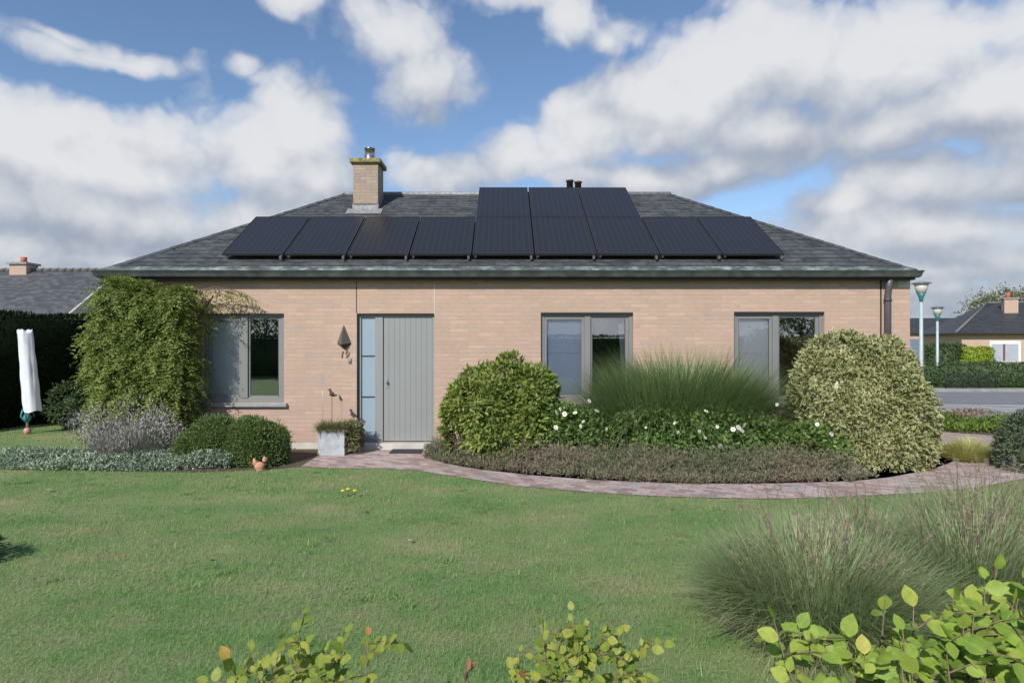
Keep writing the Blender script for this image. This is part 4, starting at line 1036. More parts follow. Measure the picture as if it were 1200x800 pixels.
# hedges: leaf-covered boxes
def hedge(name, label, p0, p1, depth, h, mat, n, Ln, seed, group=None, zf=None, wob=.06, cat='hedge'):
    rng = np.random.default_rng(seed); d = np.array([p1[0]-p0[0], p1[1]-p0[1]]); ln = np.linalg.norm(d); d /= ln; q = np.array([d[1], -d[0]])
    z0 = float(zf if zf is not None else gz((p0[0]+p1[0])/2, (p0[1]+p1[1])/2))
    t = thing(name, label, cat, ((p0[0]+p1[0])/2, (p0[1]+p1[1])/2, z0), group)
    ar = np.array([ln*h, ln*h, depth*h, depth*h, ln*depth]); k = rng.choice(5, n, p=ar/ar.sum()); u = rng.uniform(0, 1, n); v = rng.uniform(0, 1, n)
    l = np.where(k < 2, u*ln, np.where(k == 2, 0, np.where(k == 3, ln, u*ln))); w = np.where(k == 0, depth/2, np.where(k == 1, -depth/2, (v if True else v)*depth-depth/2))
    w = np.where((k == 2) | (k == 3), u*depth-depth/2, w); z = np.where(k == 4, h, v*h)
    nl = np.where(k == 2, -1., np.where(k == 3, 1., 0)); nw = np.where(k == 0, 1., np.where(k == 1, -1., 0)); nz = np.where(k == 4, 1., 0)
    def W3(l, w, z): return np.stack([p0[0]+d[0]*l+q[0]*w, p0[1]+d[1]*l+q[1]*w, z0+z], 1)
    P = W3(l, w, z); Nn = np.stack([d[0]*nl+q[0]*nw, d[1]*nl+q[1]*nw, nz], 1)
    P = P+Nn*(fnoise(P, 3, seed)*wob+fnoise(P, 9, seed+1)*wob*.7+rng.uniform(-.06, .02, n))[:, None]
    lv = Leaves(); lv.leaves(P, nrm(Nn+rng.normal(size=(n, 3))*.6+A(0,0,.3)), nrm(Nn+rng.normal(size=(n, 3))*.6+A(0,0,.4)), Ln*rng.uniform(.7, 1.3, n), Ln*.5, np.clip(rng.uniform(0, 1, n)*.6+.2+fnoise(P, 2.2, seed+2)*.25, 0, 1))
    g = .08
    c = W3(np.array([g,ln-g,ln-g,g]*2), np.array([-1,-1,1,1]*2)*(depth/2-g), np.array([0]*4+[h-g]*4)); T = []
    for a in ((0,3,2,1),(4,5,6,7),(0,1,5,4),(1,2,6,5),(2,3,7,6),(3,0,4,7)): T += [[a[0],a[1],a[2]],[a[0],a[2],a[3]]]
    lv._add(c, np.array(T), np.full(8, .3), np.zeros(8))
    lv.build('foliage', mat, t)
    return t
hedge('yew_hedge', 'tall dark clipped hedge behind the white-covered dryer at the left edge', (-11.6, 9.4), (-9.35, 15.6), 1.2, 2.28, LM['yew'], 26000, .07, 101)
hedge('low_hedge', 'low clipped grey-green hedge piece between the dark hedge and the wisteria', (-9.2, 14.6), (-7.7, 14.6), .8, 1.25, LM['greygreen'], 4000, .06, 102)
hz = float(gz(30, 30))
hedge('street_hedge', 'long clipped green hedge on the far side of the street', (20.5, 31.5), (60, 28.6), 1.2, 1.12, LM['hedge'], 20000, .13, 103, None, hz)
hedge('dark_bush', 'dark green bush by the neighbour house, behind the second street lamp', (25.3, 37.3), (26.9, 37.0), 1.4, 2.0, LM['hedge'], 2600, .14, 104, None, hz, .2, 'bush')
hedge('lime_hedge', 'bright yellow-green clipped hedge under the roof of the right neighbour house', (26.6, 36.6), (28.0, 36.2), 1.0, 1.85, LM['lime'], 2600, .14, 105, None, hz)
# wire fence in front of the street hedge
fx0, fx1, fyy = at(1109, 440, 29.3)[0], at(1168, 440, 29.3)[0], 29.3; fz = float(gz(22, 29.3))
t = thing('wire_fence', 'dark wire mesh fence panel along the far side of the street', 'fence', (fx0, fyy, fz))
mb = MB()
for z in np.linspace(.05, .68, 10): mb.tube([(fx0, fyy, fz+z), (fx1, fyy, fz+z)], .006, 4, False)
for x in np.linspace(fx0, fx1, 46): mb.tube([(x, fyy-.012, fz+.02), (x, fyy-.012, fz+.70)], .006, 4, False)
mb.build('mesh_panel', M['wire'], t)
for x in np.linspace(fx0, fx1, 4): MB().tube([(x, fyy+.03, fz), (x, fyy+.03, fz+.78)], .035, 6).build('post', M['wire'], t)

# street lamps
def lamp(px, top, Y, label):
    x = (px-CX)*Y/F; z0 = float(gz(x, Y)); zt = CH+(CY-top)*Y/F; s = (zt-z0)/4.4
    t = thing('street_lamp', label, 'street lamp', (x, Y, z0), 'pale post-top street lamps')
    MB().tube([(x,Y,z0),(x,Y,z0+1.0*s),(x,Y,zt-.80*s)], [.085*s,.075*s,.06*s], 12).build('pole', M['lamp_pole'], t)
    MB().lathe((x,Y), [(.06*s,zt-.80*s),(.075*s,zt-.72*s),(.09*s,zt-.62*s),(.17*s,zt-.45*s),(.15*s,zt-.45*s)], 16).build('collar', M['lamp_green'], t)
    MB().lathe((x,Y), [(.14*s,zt-.45*s),(.165*s,zt-.445*s),(.26*s,zt-.10*s),(.24*s,zt-.09*s)], 18).build('bowl', M['lamp_glass'], t)
    MB().lathe((x,Y), [(.25*s,zt-.10*s),(.345*s,zt-.085*s),(.345*s,zt-.06*s),(.2*s,zt-.02*s),(.05*s,zt)], 20).build('canopy', M['lamp_top'], t)
lamp(1079.5, 330, 25.0-.0, 'taller nearer street lamp just right of the house corner')
lamp(1098.5, 359, 31.0, 'shorter farther street lamp in front of the right neighbour house')

# ------------------------------------------------------------------ neighbours
def roof_hip(mb, P, eh, rh, ins):
    pass
def local(C, ang):
    ca, sa = math.cos(ang), math.sin(ang)
    return lambda u, v, z: (C[0]+ca*u-sa*v, C[1]+sa*u+ca*v, z)
Cn = (at(1127, 0, 48)[0], 48.0); zg = float(gz(35, 48)); f = local(Cn, rad(-22)); LU, LV = 17.0, 12.0
nb_ = thing('neighbour_house', 'pinkish brick bungalow with dark slate roof across the street at the right', 'house', (Cn[0], Cn[1], zg))
ze = 2.32; zr = 4.55+.25
def quadwall(mb, f, u0, v0, u1, v1, z0, z1, L0=0):
    ln = math.hypot(u1-u0, v1-v0); mb.poly([f(u0,v0,z0), f(u1,v1,z0), f(u1,v1,z1), f(u0,v0,z1)], [(L0,z0),(L0+ln,z0),(L0+ln,z1),(L0,z1)])
mb = MB()
for a in ((0,0,LU,0), (LU,0,LU,LV), (LU,LV,0,LV), (0,LV,0,0)): quadwall(mb, f, *a, zg-.3, ze)
mb.build('wall', M['brick_far'], nb_)
mb = MB(); e = .45; hv = LV/2
c = [f(-e,-e,ze), f(LU+e,-e,ze), f(LU+e,LV+e,ze), f(-e,LV+e,ze)]; r1 = f(hv*.55,hv,zr); r2 = f(LU-hv*.55,hv,zr); sl = math.hypot(hv, zr-ze)
mb.poly([c[0],c[1],r2,r1], [(0,0),(LU,0),(LU-hv,sl),(hv,sl)]); mb.poly([c[1],c[2],r2], [(0,0),(LV,0),(hv,sl)]); mb.poly([c[2],c[3],r1,r2], [(0,0),(LU,0),(LU-hv,sl),(hv,sl)]); mb.poly([c[3],c[0],r1], [(0,0),(LV,0),(hv,sl)]); mb.poly(c[::-1])
rf = mb.build('roof', M['slate_far'], nb_)
mb = MB()
for A0, B0 in ((c[0], c[1]), (c[3], c[0])):
    a, b = Vector(A0), Vector(B0); mb.tube([a+Vector((0,0,-.08)), b+Vector((0,0,-.08))], .10, 6)
mb.build('gutter', M['fascia'], nb_)
mb = MB(); mb.tube([Vector(c[0])+Vector((0,0,.06)), Vector(r1)+Vector((0,0,.05))], .09, 5); mb.tube([Vector(r1)+Vector((0,0,.05)), Vector(r2)+Vector((0,0,.05))], .09, 5); mb.build('ridge_tiles', simple('grey_ridge', (.16,.155,.16), .8), rf)
def prism(f, u0, u1, v0, v1, z0, z1):
    mb = MB(); p = [f(u0,v0,z0),f(u1,v0,z0),f(u1,v1,z0),f(u0,v1,z0),f(u0,v0,z1),f(u1,v0,z1),f(u1,v1,z1),f(u0,v1,z1)]
    for q in ((0,3,2,1),(4,5,6,7),(0,1,5,4),(1,2,6,5),(2,3,7,6),(3,0,4,7)): mb.poly([p[k] for k in q])
    return mb
def stack(f, u, v, z0, z1, parent, s=.45):
    prism(f, u-s, u+s, v-s*.8, v+s*.8, z0, z1).build('chimney', M['brick_far'], parent)
    prism(f, u-s-.08, u+s+.08, v-s*.8-.08, v+s*.8+.08, z1, z1+.12).build('chimney_cap', M['lead'], parent)
    p = f(u-.1, v, 0); MB().lathe((p[0],p[1]), [(.18,z1+.12),(.14,z1+.35),(.16,z1+.55),(.12,z1+.55)], 10).build('chimney_pot', M['pot'], parent)
stack(f, 4.2, 4.0, 3.6, 5.0, rf); stack(f, 9.6, 6.0, 4.2, 5.2, rf, .4)
wz0, wz1 = .12, 1.50
w = prism(f, 1.75, 3.65, -.05, .02, wz0, wz1+.18).build('window', M['white'], nb_)
net = simple('net_curtain', (.36,.38,.43), .4, 0, .1)
prism(f, 1.85, 2.55, -.07, -.055, wz0+.06, wz1-.05).build('pane', net, w); prism(f, 2.7, 3.5, -.07, -.055, wz0+.06, wz1-.05).build('pane', net, w)
prism(f, 2.56, 2.69, -.075, -.055, wz0+.06, wz1-.05).build('mullion', simple('maroon_frame', (.14,.05,.06), .6), w)
w = prism(f, 5.0, 6.6, -.05, .02, wz0, wz1).build('window', M['white'], nb_)
prism(f, 5.08, 6.52, -.07, -.055, wz0+.06, wz1-.06).build('shutter', M['teal_window'], w)
# second house further back
f2 = local((41, 66), rad(-6)); z2 = float(gz(41, 66))
h2 = thing('neighbour_house', 'distant low house with dark roof seen between the house corner and the street lamps', 'house', (41, 66, z2))
mb = MB()
for a in ((0,0,14,0), (14,0,14,9), (14,9,0,9), (0,9,0,0)): quadwall(mb, f2, *a, z2-.3, 2.5)
mb.build('wall', M['brick_far'], h2)
mb = MB(); c = [f2(-.4,-.4,2.5), f2(14.4,-.4,2.5), f2(14.4,9.4,2.5), f2(-.4,9.4,2.5)]; r1 = f2(2,4.5,4.25); r2 = f2(12,4.5,4.25)
mb.poly([c[0],c[1],r2,r1], [(0,0),(14,0),(11,5),(3,5)]); mb.poly([c[1],c[2],r2]); mb.poly([c[2],c[3],r1,r2]); mb.poly([c[3],c[0],r1]); mb.poly(c[::-1]); mb.build('roof', M['slate_far'], h2)
g = prism(f2, .8, 3.6, -.06, .02, z2, 1.9).build('garage_door', M['garage'], h2)
# left neighbour
f3 = local((-36, 28), 0)
h3 = thing('neighbour_house', 'neighbour house with grey tiled roof rising behind the dark hedge at the left', 'house', (-28, 31, G))
LX = -36+16.6; ridge = (31.6, 5.2); eav = (27.7, 2.75)
mb = MB(); prof = [(27.9, G), (27.9, 2.8), (31.6, 5.05), (35.3, 2.8), (35.3, G)]
mb.poly([(LX-.3, y, z) for y, z in prof]); mb.poly([(-46, y, z) for y, z in prof[::-1]])
mb.poly([(-46,27.9,G),(LX-.3,27.9,G),(LX-.3,27.9,2.8),(-46,27.9,2.8)]); mb.poly([(LX-.3,35.3,G),(-46,35.3,G),(-46,35.3,2.8),(LX-.3,35.3,2.8)])
mb.build('wall', M['plinth'], h3)
mb = MB(); sl = math.hypot(ridge[0]-eav[0], ridge[1]-eav[1])
mb.poly([(-46.2,eav[0],eav[1]),(LX,eav[0],eav[1]),(LX,ridge[0],ridge[1]),(-46.2,ridge[0],ridge[1])], [(-46,0),(LX,0),(LX,sl),(-46,sl)])
mb.poly([(LX,35.5,eav[1]),(-46.2,35.5,eav[1]),(-46.2,ridge[0],ridge[1]),(LX,ridge[0],ridge[1])], [(LX,0),(-46,0),(-46,sl),(LX,sl)])
rf3 = mb.build('roof', M['tile_left'], h3)
mb = MB()
for y0, z0, y1, z1 in ((eav[0],eav[1],ridge[0],ridge[1]), (ridge[0],ridge[1],35.5,eav[1])): mb.tube([(LX+.03,y0,z0-.04),(LX+.03,y1,z1-.04)], .06, 6)
mb.build('verge_board', M['plinth'], rf3)
mb = MB()
for k in range(70):
    x = -46+k*.38; 
    if x+.4 < LX: mb.tube([(x, ridge[0], ridge[1]+.02), (x+.4, ridge[0], ridge[1]+.035)], [.10,.115], 7)
mb.build('ridge_tiles', simple('brown_grey_tile', (.12,.115,.11), .85), rf3)
xc = (28-CX)*31.6/F
MB().box(xc-.42, xc+.42, 31.2, 32.0, 4.6, 5.48).build('chimney', M['brick_far'], rf3)
MB().box(xc-.5, xc+.5, 31.1, 32.1, 5.48, 5.58).build('chimney_cap', M['lead'], rf3)
MB().lathe((xc, 31.6), [(.16,5.58),(.13,5.75),(.15,5.88),(.1,5.88)], 10).build('chimney_pot', M['pot'], rf3)

# tree behind the right neighbour
def tree(label, base, h, cr_, mat, seed, n=120, per=26, Ln=.3, group=None, name='tree', aspect=.75, trunk_h=.4):
    rng = np.random.default_rng(seed); t = thing(name, label, 'tree', base, group); b = Vector(base)
    mb = MB(); mb.tube([b, b+Vector((.05,0,h*.25)), b+Vector((0,.05,h*.5)), b+Vector((.1,0,h*.8))], [h*.03,h*.024,h*.018,h*.006], 9); mb.build('trunk', M['bark'], t)
    cent = b+Vector((0,0,h-cr_*aspect)); lv = Leaves(); mb = MB()
    for k in range(n):
        u = nrm(rng.normal(size=3)); rr = rng.uniform(.45, 1)**.6; wob = 1+.3*fnoise(u[None]*3, 2, seed)[0]
        p = np.array(cent)+u*A(cr_, cr_, cr_*aspect)*rr*wob
        if k % 3 == 0: mb.tube([b+Vector((0,0,h*rng.uniform(.3,.6))), Vector(p).lerp(cent, .5)+Vector((0,0,-.1*cr_)), Vector(p)], [h*.008,h*.005,h*.002], 5)
        q = p+rng.normal(size=(per, 3))*cr_*.13*A(1,1,.7)
        lv.leaves(q, nrm(rng.normal(size=(per, 3))+u), nrm(rng.normal(size=(per, 3))+A(0,0,.7)), Ln*rng.uniform(.6, 1.3, per), Ln*.5, np.clip(rng.uniform()*.5+rng.uniform(0, .5, per), 0, 1))
    mb.build('limb', M['bark'], t); lv.build('crown', mat, t); return t
tree('airy pale green tree rising behind the roof of the right neighbour house', (at(1172,0,62)[0], 62, float(gz(48,62))), 7.4, 2.9, LM['tree'], 111, 150, 22, .26)
tree('second airy tree at the right edge behind the neighbour roof', (at(1205,0,60)[0], 60, float(gz(48,60))), 7.6, 2.3, LM['tree'], 112, 110, 22, .24)

# garden behind the camera, which the window panes reflect
hedge('garden_hedge', 'long garden hedge opposite the house, reflected in the window panes', (-26, -11.5), (12, -11.5), 1.4, 1.95, LM['hedge'], 16000, .14, 121)
tree('bushy tree opposite the house, reflected in the right window', (15.5, -12.5, G), 3.6, 2.0, LM['hedge'], 122, 120, 26, .2)
tree('rounded tree opposite the house, reflected in the left window', (-12.6, -12.8, G), 3.4, 2.2, LM['hedge'], 123, 120, 26, .2)
tree('shorter tree opposite the house, reflected at the edge of the left window', (-17.0, -13.0, G), 3.0, 2.0, LM['hedge'], 124, 110, 26, .2)

# ------------------------------------------------------------------ foreground plants
OUT = [(0,0), (.10,.22), (.25,.42), (.45,.50), (.65,.43), (.83,.25), (1,0)]
def big_leaves(lv, P, D, Nn, Ln, W, r, rng):
    """rounded pleated leaf: midrib fold, drooping tip, raised wavy rim"""
    for p, d, n2, l, w, q in zip(P, D, Nn, Ln, W, r):
        d = nrm(d); sd = nrm(np.cross(d, n2)); n2 = np.cross(sd, d); V = []; dr = rng.uniform(-.05, .25); fo = rng.uniform(-.02, .12)
        for t, o in OUT: V.append(p+d*l*t-n2*l*dr*t*t)
        for sg in (1, -1):
            for k, (t, o) in enumerate(OUT[1:-1]): V.append(p+d*l*t+sd*sg*o*w-n2*l*dr*t*t+n2*w*(fo*o*2+.02*(-1)**k))
        T = []
        for off, sg in ((7, 1), (12, -1)):
            t_ = [[0, off, 1], [off+4, 6, 5]]
            for k in range(4): t_ += [[k+1, off+k, off+k+1], [k+1, off+k+1, k+2]]
            T += t_ if sg == 1 else [q_[::-1] for q_ in t_]
        lv._add(np.array(V), np.array(T), np.full(len(V), q), np.array([1.]*7+[0.]*10))
def hornbeam(label, base, hull, mat, seed, nsh, Ln, group='young hornbeam shoots in the foreground', spread=.10, nt_=8):
    """woody shoots from the ground with side twigs; leaves alternate along every twig"""
    rng = np.random.default_rng(seed); t = thing('hornbeam', label, 'shrub', base, group); mb = MB(); lv = Leaves(); b = Vector(base)
    def leafy(a, c, n, f0=.15):
        ax = nrm(np.array(c-a)); sd = nrm(np.cross(ax, A(rng.normal()*.3, -.3, 1)))
        for q in range(n):
            f = f0+(1-f0)*q/(n-1); p = np.array(a.lerp(c, f))
            D = nrm(ax*.6+sd*(1 if q % 2 else -1)*(1 if q < n-1 else .1)+rng.normal(size=3)*.35+A(0,-.05,.05)); N2 = nrm(A(0,-.55,1)+rng.normal(size=3)*.42)
            l = Ln*rng.uniform(.6, 1.15)
            big_leaves(lv, p[None], D[None], N2[None], [l], [l*rng.uniform(.66, .82)], [min(1, rng.beta(2, 2.4)*.95+(.14 if q == n-1 else 0))], rng)
    for e in hull:
        for j in range(nsh):
            tip = Vector(e)+Vector(rng.normal(size=3)*A(.8,.8,.5)*spread)*(1 if j else .2)
            s0 = b+Vector((rng.normal()*.08, rng.normal()*.06, 0)); s0.x = s0.x*.55+tip.x*.45; s0.y = s0.y*.55+tip.y*.45
            m = s0.lerp(tip, .6)+Vector((rng.normal()*.03, rng.normal()*.03, .03))
            mb.tube([s0, m, tip], [.005,.0035,.0013], 6); leafy(m, tip, 8, 0)
            for q in range(nt_):
                f = rng.uniform(.45, .95); p = m.lerp(tip, (f-.45)/.55) if f > .5 else s0.lerp(m, f/.6)
                a = rng.uniform(0, 6.283); e2 = p+Vector((math.cos(a)*rng.uniform(.8, 1.5)*spread, math.sin(a)*rng.uniform(.6, 1.3)*spread, rng.uniform(-.15, .45)*spread))
                mb.tube([p, p.lerp(e2, .5)+Vector((0,0,.008)), e2], [.0025,.002,.001], 5); leafy(p, e2, 5)
    mb.build('stem', M['twig'], t); lv.build('foliage', mat, t); return t
def tips(pxs): return [at(*p) for p in pxs]
hornbeam('yellow-green hornbeam shoots at the bottom edge left of the middle', (-.70, 2.2, G), tips([(265,774,2.15),(295,762,2.2),(330,750,2.2),(352,738,2.2),(385,746,2.2),(428,744,2.25),(400,752,2.2),(310,785,2.1),(345,775,2.15),(370,790,2.1)]), LM['hornbeam_y'], 131, 1, .050, nt_=3, spread=.09)
hornbeam('dense yellow-green hornbeam shoots at the bottom edge in the middle', (.28, 2.3, G), tips([(600,772,2.3),(632,712,2.3),(664,712,2.35),(690,718,2.3),(650,735,2.2),(640,750,2.25),(705,738,2.3),(725,745,2.3),(762,748,2.35),(745,765,2.3),(680,755,2.2),(620,785,2.2),(700,775,2.2),(660,780,2.2)]), LM['hornbeam_y'], 132, 1, .044, nt_=4, spread=.08)
hornbeam('large bright green hornbeam leaves filling the bottom right corner', (1.15, 1.68, G), tips([(918,720,1.65),(940,752,1.65),(985,742,1.7),(1010,765,1.6),(930,790,1.6),(1045,700,1.65),(1075,715,1.6),(1100,690,1.7),(1060,745,1.55),(1115,735,1.6),(1140,690,1.65),(1160,668,1.7),(1185,672,1.7),(1210,665,1.65),(1150,720,1.6),(1190,710,1.6),(1105,765,1.5),(1155,770,1.5),(1195,755,1.5),(1060,785,1.5),(1215,720,1.55)]), LM['hornbeam'], 133, 1, .058, spread=.11, nt_=6)
# fountain grass
def fountain(label, c, r_, h, n, seed, nh, zfold=1.0):
    rng = np.random.default_rng(seed); t = thing('fountain_grass', label, 'ornamental grass', (c[0], c[1], G), 'fountain grass clumps at the right of the lawn')
    lv = Leaves(); r = np.sqrt(rng.uniform(0, 1, n)); a = rng.uniform(0, 6.283, n)
    P = np.stack([c[0]+r_*.45*r*np.cos(a), c[1]+r_*.45*r*np.sin(a), np.full(n, G)], 1)
    lv.blades(P, a+rng.normal(0, .6, n), r*.55+np.abs(rng.normal(0, .12, n)), rng.uniform(.2, 1.5, n), h*rng.uniform(.5, 1.2, n), rng.uniform(.004, .0085, n), rng.beta(1.6, 1.6, n), 6)
    m = n//4; a2 = rng.uniform(0, 6.283, m); rr2 = np.sqrt(rng.uniform(.3, 1, m))    # dry thatch at the base
    P2 = np.stack([c[0]+r_*.55*rr2*np.cos(a2), c[1]+r_*.55*rr2*np.sin(a2), np.full(m, G)], 1)
    lv.blades(P2, a2+rng.normal(0, .8, m), rng.uniform(.5, 1.2, m), rng.uniform(.2, 1.2, m), h*rng.uniform(.25, .55, m), .005, rng.uniform(.75, 1, m), 4)
    lv.build('blades', LM['penni'], t)
    hv = Leaves(); st = MB()
    for k in range(nh):
        aa = rng.uniform(0, 6.283); tl = rng.uniform(.05, .75); hh = h*rng.uniform(.85, 1.3)
        b = np.array([c[0]+r_*.3*rng.normal()*.5, c[1]+r_*.3*rng.normal()*.5, G]); d = A(math.sin(tl)*math.cos(aa), math.sin(tl)*math.sin(aa), math.cos(tl))
        e = b+d*hh; st.tube([tuple(b), tuple(b+d*hh*.5+A(0,0,.02)), tuple(e)], .0018, 4, False)
        q = 46; ff = rng.uniform(0, 1, q); hd = nrm(d+A(math.cos(aa),math.sin(aa),-.1)*.25); pp = e+hd*(ff*.075)[:, None]
        hv.leaves(pp, nrm(rng.normal(size=(q, 3))+hd*.9), rng.normal(size=(q, 3)), .018, .0028, rng.uniform(0, 1, q))
    if nh: hv.build('seed_heads', LM['pennihead'], t)['kind'] = 'stuff'; st.build('seed_stalks', M['twig'], t)['kind'] = 'stuff'
fountain('nearest and widest fountain grass clump, left of the bright leaves', (1.86, 3.75), .90, .62, 8500, 141, 60)
fountain('fountain grass clump behind the bright leaves at the right edge', (3.05, 4.1), .8, .62, 6500, 142, 60)
fountain('farther fountain grass clump at the right edge of the lawn', (3.75, 4.85), .8, .60, 6000, 143, 50)
fountain('middle fountain grass clump between the nearer two and the path', (2.55, 4.55), .7, .50, 4200, 144, 46)
shrub('small_shrub', 'small dark green shrub at the left edge of the lawn', 'bush', (-4.25, 4.8, G), [((-4.27,4.8,.03),(.26,.26,.17))], LM['hedge'], 130, 10, .05, .02, .05, seed=151)
# dandelions in the lawn
for k, (px, py) in enumerate(((402,583), (408,581), (416,583))):
    x, y = gnd(px, py); t = thing('dandelion', 'tiny yellow dandelion flower in the lawn below the door path', 'flower', (x, y, G), 'three yellow dandelions in the lawn')
    MB().tube([(x,y,G),(x,y,G+.07)], .003, 5).build('stalk', LM['bedplant'], t)
    MB().lathe((x,y), [(.006,G+.07),(.026,G+.078),(.02,G+.088),(.006,G+.09)], 12).build('flower_head', M['petal_yellow'], t)
# fallen leaves
for px, py, s_, lab in ((478,638,.05,'dry leaf lying on the lawn below the three dandelions'), (62,576,.09,'pale dry leaf lying on the lawn at the left, below the silvery ground cover'), (240,658,.06,'brown leaf lying on the lawn in the left half'), (790,598,.06,'brown leaf lying on the grass just below the curved path'), (870,596,.06,'dry leaf on the grass below the middle of the heather strip')):
    x, y = gnd(px, py); rng = np.random.default_rng(px); lv = Leaves()
    D = nrm(A(rng.normal(), rng.normal(), .12)[None]); big_leaves(lv, np.array([[x, y, G+.035]]), D, nrm(A(rng.normal()*.3, -.2, 1)[None]), [s_], [s_*.6], [.5], rng)
    o = lv.build('fallen_leaf', simple('straw_leaf', (.42,.33,.2), .8) if px in (62, 478) else M['dead_leaf'], None, (x, y, G+.03)); settag(o, lab, 'leaf', 'fallen leaves on the lawn')
x, y = gnd(546, 790); t = thing('dry_shoot', 'withered red-brown leaf shoot at the bottom edge beside the middle hornbeam', 'plant', (-.13, 2.4, G))
p = at(548, 786, 2.4); rng = np.random.default_rng(161)
MB().tube([(-.13, 2.4, G), (p[0], p[1], p[2])], [.005, .003], 5).build('stem', M['twig'], t)
lv = Leaves(); D = nrm(rng.normal(size=(5, 3))+A(0,-.3,.3)); lv.leaves(np.repeat(A(*p)[None], 5, 0), D, nrm(rng.normal(size=(5, 3))), .05, .025, rng.uniform(0, 1, 5), 'broad'); lv.build('foliage', M['dead_leaf'], t)

# ------------------------------------------------------------------ grass blades
rng = np.random.default_rng(171); lv = Leaves()
def scatter(y0, y1, dens, hgt, w):
    area = (y1-y0)*(y1+y0)*.87; n = int(area*dens)
    y = np.sqrt(rng.uniform(y0*y0, y1*y1, n)); x = rng.uniform(-.87, .87, n)*y
    p = np.c_[x, y]; ok = np.ones(n, bool)
    for poly in (PATH, BEDR, BEDL, BEDS): ok &= ~inpoly(p, poly)
    ok &= ~((x > -6.4) & (x < 6.6) & (y > 9.95)) & ~((y > 11.5) & (x > 4))
    p = p[ok]; n = len(p); pz = np.c_[p, np.full(n, G)]
    tall = 1+.35*fnoise(pz, 2.1, 7)+.5*np.clip(fnoise(pz, 6, 8)-.45, 0, 1)*3
    lv.blades(pz, rng.uniform(0, 6.283, n), np.abs(rng.normal(.95, .35, n)), rng.uniform(-.3, .9, n), hgt*tall*rng.uniform(.5, 1.3, n), w*rng.uniform(.7, 1.3, n), rng.beta(2, 3, n), 2)
scatter(2.6, 4.2, 6500, .036, .0032)
scatter(4.2, 6.2, 3600, .034, .0045)
scatter(6.2, 9.0, 1600, .032, .007)
scatter(9.0, 16, 450, .032, .012)
n = 70; y = np.sqrt(rng.uniform(9, 72, n)); x = rng.uniform(-.8, .8, n)*y; p = np.c_[x, y]; ok = np.ones(n, bool)   # coarser tufts and weed rosettes
for poly in (PATH, BEDR, BEDL): ok &= ~inpoly(p, poly)
for q in p[ok]:
    k = rng.integers(14, 40); a = rng.uniform(0, 6.283, k); P = np.c_[q[0]+rng.normal(0, .035, k), q[1]+rng.normal(0, .03, k), np.full(k, G)]
    lv.blades(P, a, rng.uniform(.3, 1.2, k), rng.uniform(.2, 1.2, k), rng.uniform(.03, .085, k), rng.uniform(.004, .009, k), np.clip(rng.uniform(.1, .9)+rng.normal(0, .12, k), 0, 1), 3)
o = lv.build('lawn_grass', M['blades'], None, (0, 6, G)); settag(o, 'short mown lawn grass with yellowed patches in front of the house', 'grass', None, 'stuff')

# ------------------------------------------------------------------ sky
SUN_AZ, SUN_EL = rad(27), rad(37)      # from behind the camera, to its left
sdir = Vector((-math.sin(SUN_AZ)*math.cos(SUN_EL), -math.cos(SUN_AZ)*math.cos(SUN_EL), math.sin(SUN_EL)))
wld = bpy.data.worlds.new('World'); scene.world = wld; wld.use_nodes = True
nt = wld.node_tree; nt.nodes.clear()
sky = N(nt, 'ShaderNodeTexSky', sky_type='NISHITA'); sky.sun_disc = False
sky.sun_elevation = SUN_EL; sky.sun_rotation = math.pi+SUN_AZ; sky.air_density = 1.0; sky.dust_density = .25; sky.ozone_density = 3.6
SKY_STR = .09
def blob(px, py, rx, ry, amp=1.0):
    v = np.array([(px-CX)/F, 1, (CY-py)/F]); k = np.linalg.norm(v); v = v/k
    return tuple(v), (rx/F/k, .55, ry/F/k), amp
BL = [blob(*b) for b in (
    (20,165,130,75), (120,195,125,78), (215,180,90,74), (300,200,105,76), (352,165,80,70), (380,220,55,50), (150,265,210,56), (290,270,130,48), (20,295,150,40,.9), (180,318,250,20,.9),
    (70,42,110,24,.78), (35,18,60,18,.66), (430,45,75,60,.82), (478,98,80,44,.82), (270,78,30,16,.6), (590,6,100,30,.74), (650,35,75,36,.76), (712,58,65,30,.7), (330,10,40,20,.55),
    (530,205,75,34,.95), (600,188,80,44), (680,170,92,58), (760,130,96,64), (840,90,106,70), (930,60,120,74), (1030,70,130,80), (1150,105,125,70), (1100,15,110,40), (900,150,130,56), (1030,150,125,48), (1190,165,80,46,.85),
    (770,212,95,30,.95), (700,215,75,26,.9), (830,195,80,34,.95), (980,245,75,40), (1070,215,118,46), (1160,200,100,46), (1060,270,210,48), (1160,295,150,50), (1060,322,200,30,1.0), (1000,350,420,26,.9))]
coord = N(nt, 'ShaderNodeTexCoord').outputs['Generated']
grp = bpy.data.node_groups.new('CloudField', 'ShaderNodeTree')
grp.interface.new_socket('Dir', in_out='INPUT', socket_type='NodeSocketVector'); grp.interface.new_socket('Field', in_out='OUTPUT', socket_type='NodeSocketFloat')
gi = grp.nodes.new('NodeGroupInput'); go = grp.nodes.new('NodeGroupOutput'); g_ = grp
def vm(op, a, b=None):
    n = N(g_, 'ShaderNodeVectorMath', operation=op)
    for i, v in enumerate((a, b)):
        if v is None: continue
        if hasattr(v, 'links'): L(g_, v, n.inputs[i])
        else: n.inputs[i].default_value = v
    return n
def mt(op, a, b=None, c=None, clamp=False, tree_=None):
    tr = tree_ or g_; n = N(tr, 'ShaderNodeMath', operation=op); n.use_clamp = clamp
    for i, v in enumerate((a, b, c)):
        if v is None: continue
        if hasattr(v, 'links'): L(tr, v, n.inputs[i])
        else: n.inputs[i].default_value = v
    return n.outputs[0]
d = gi.outputs[0]
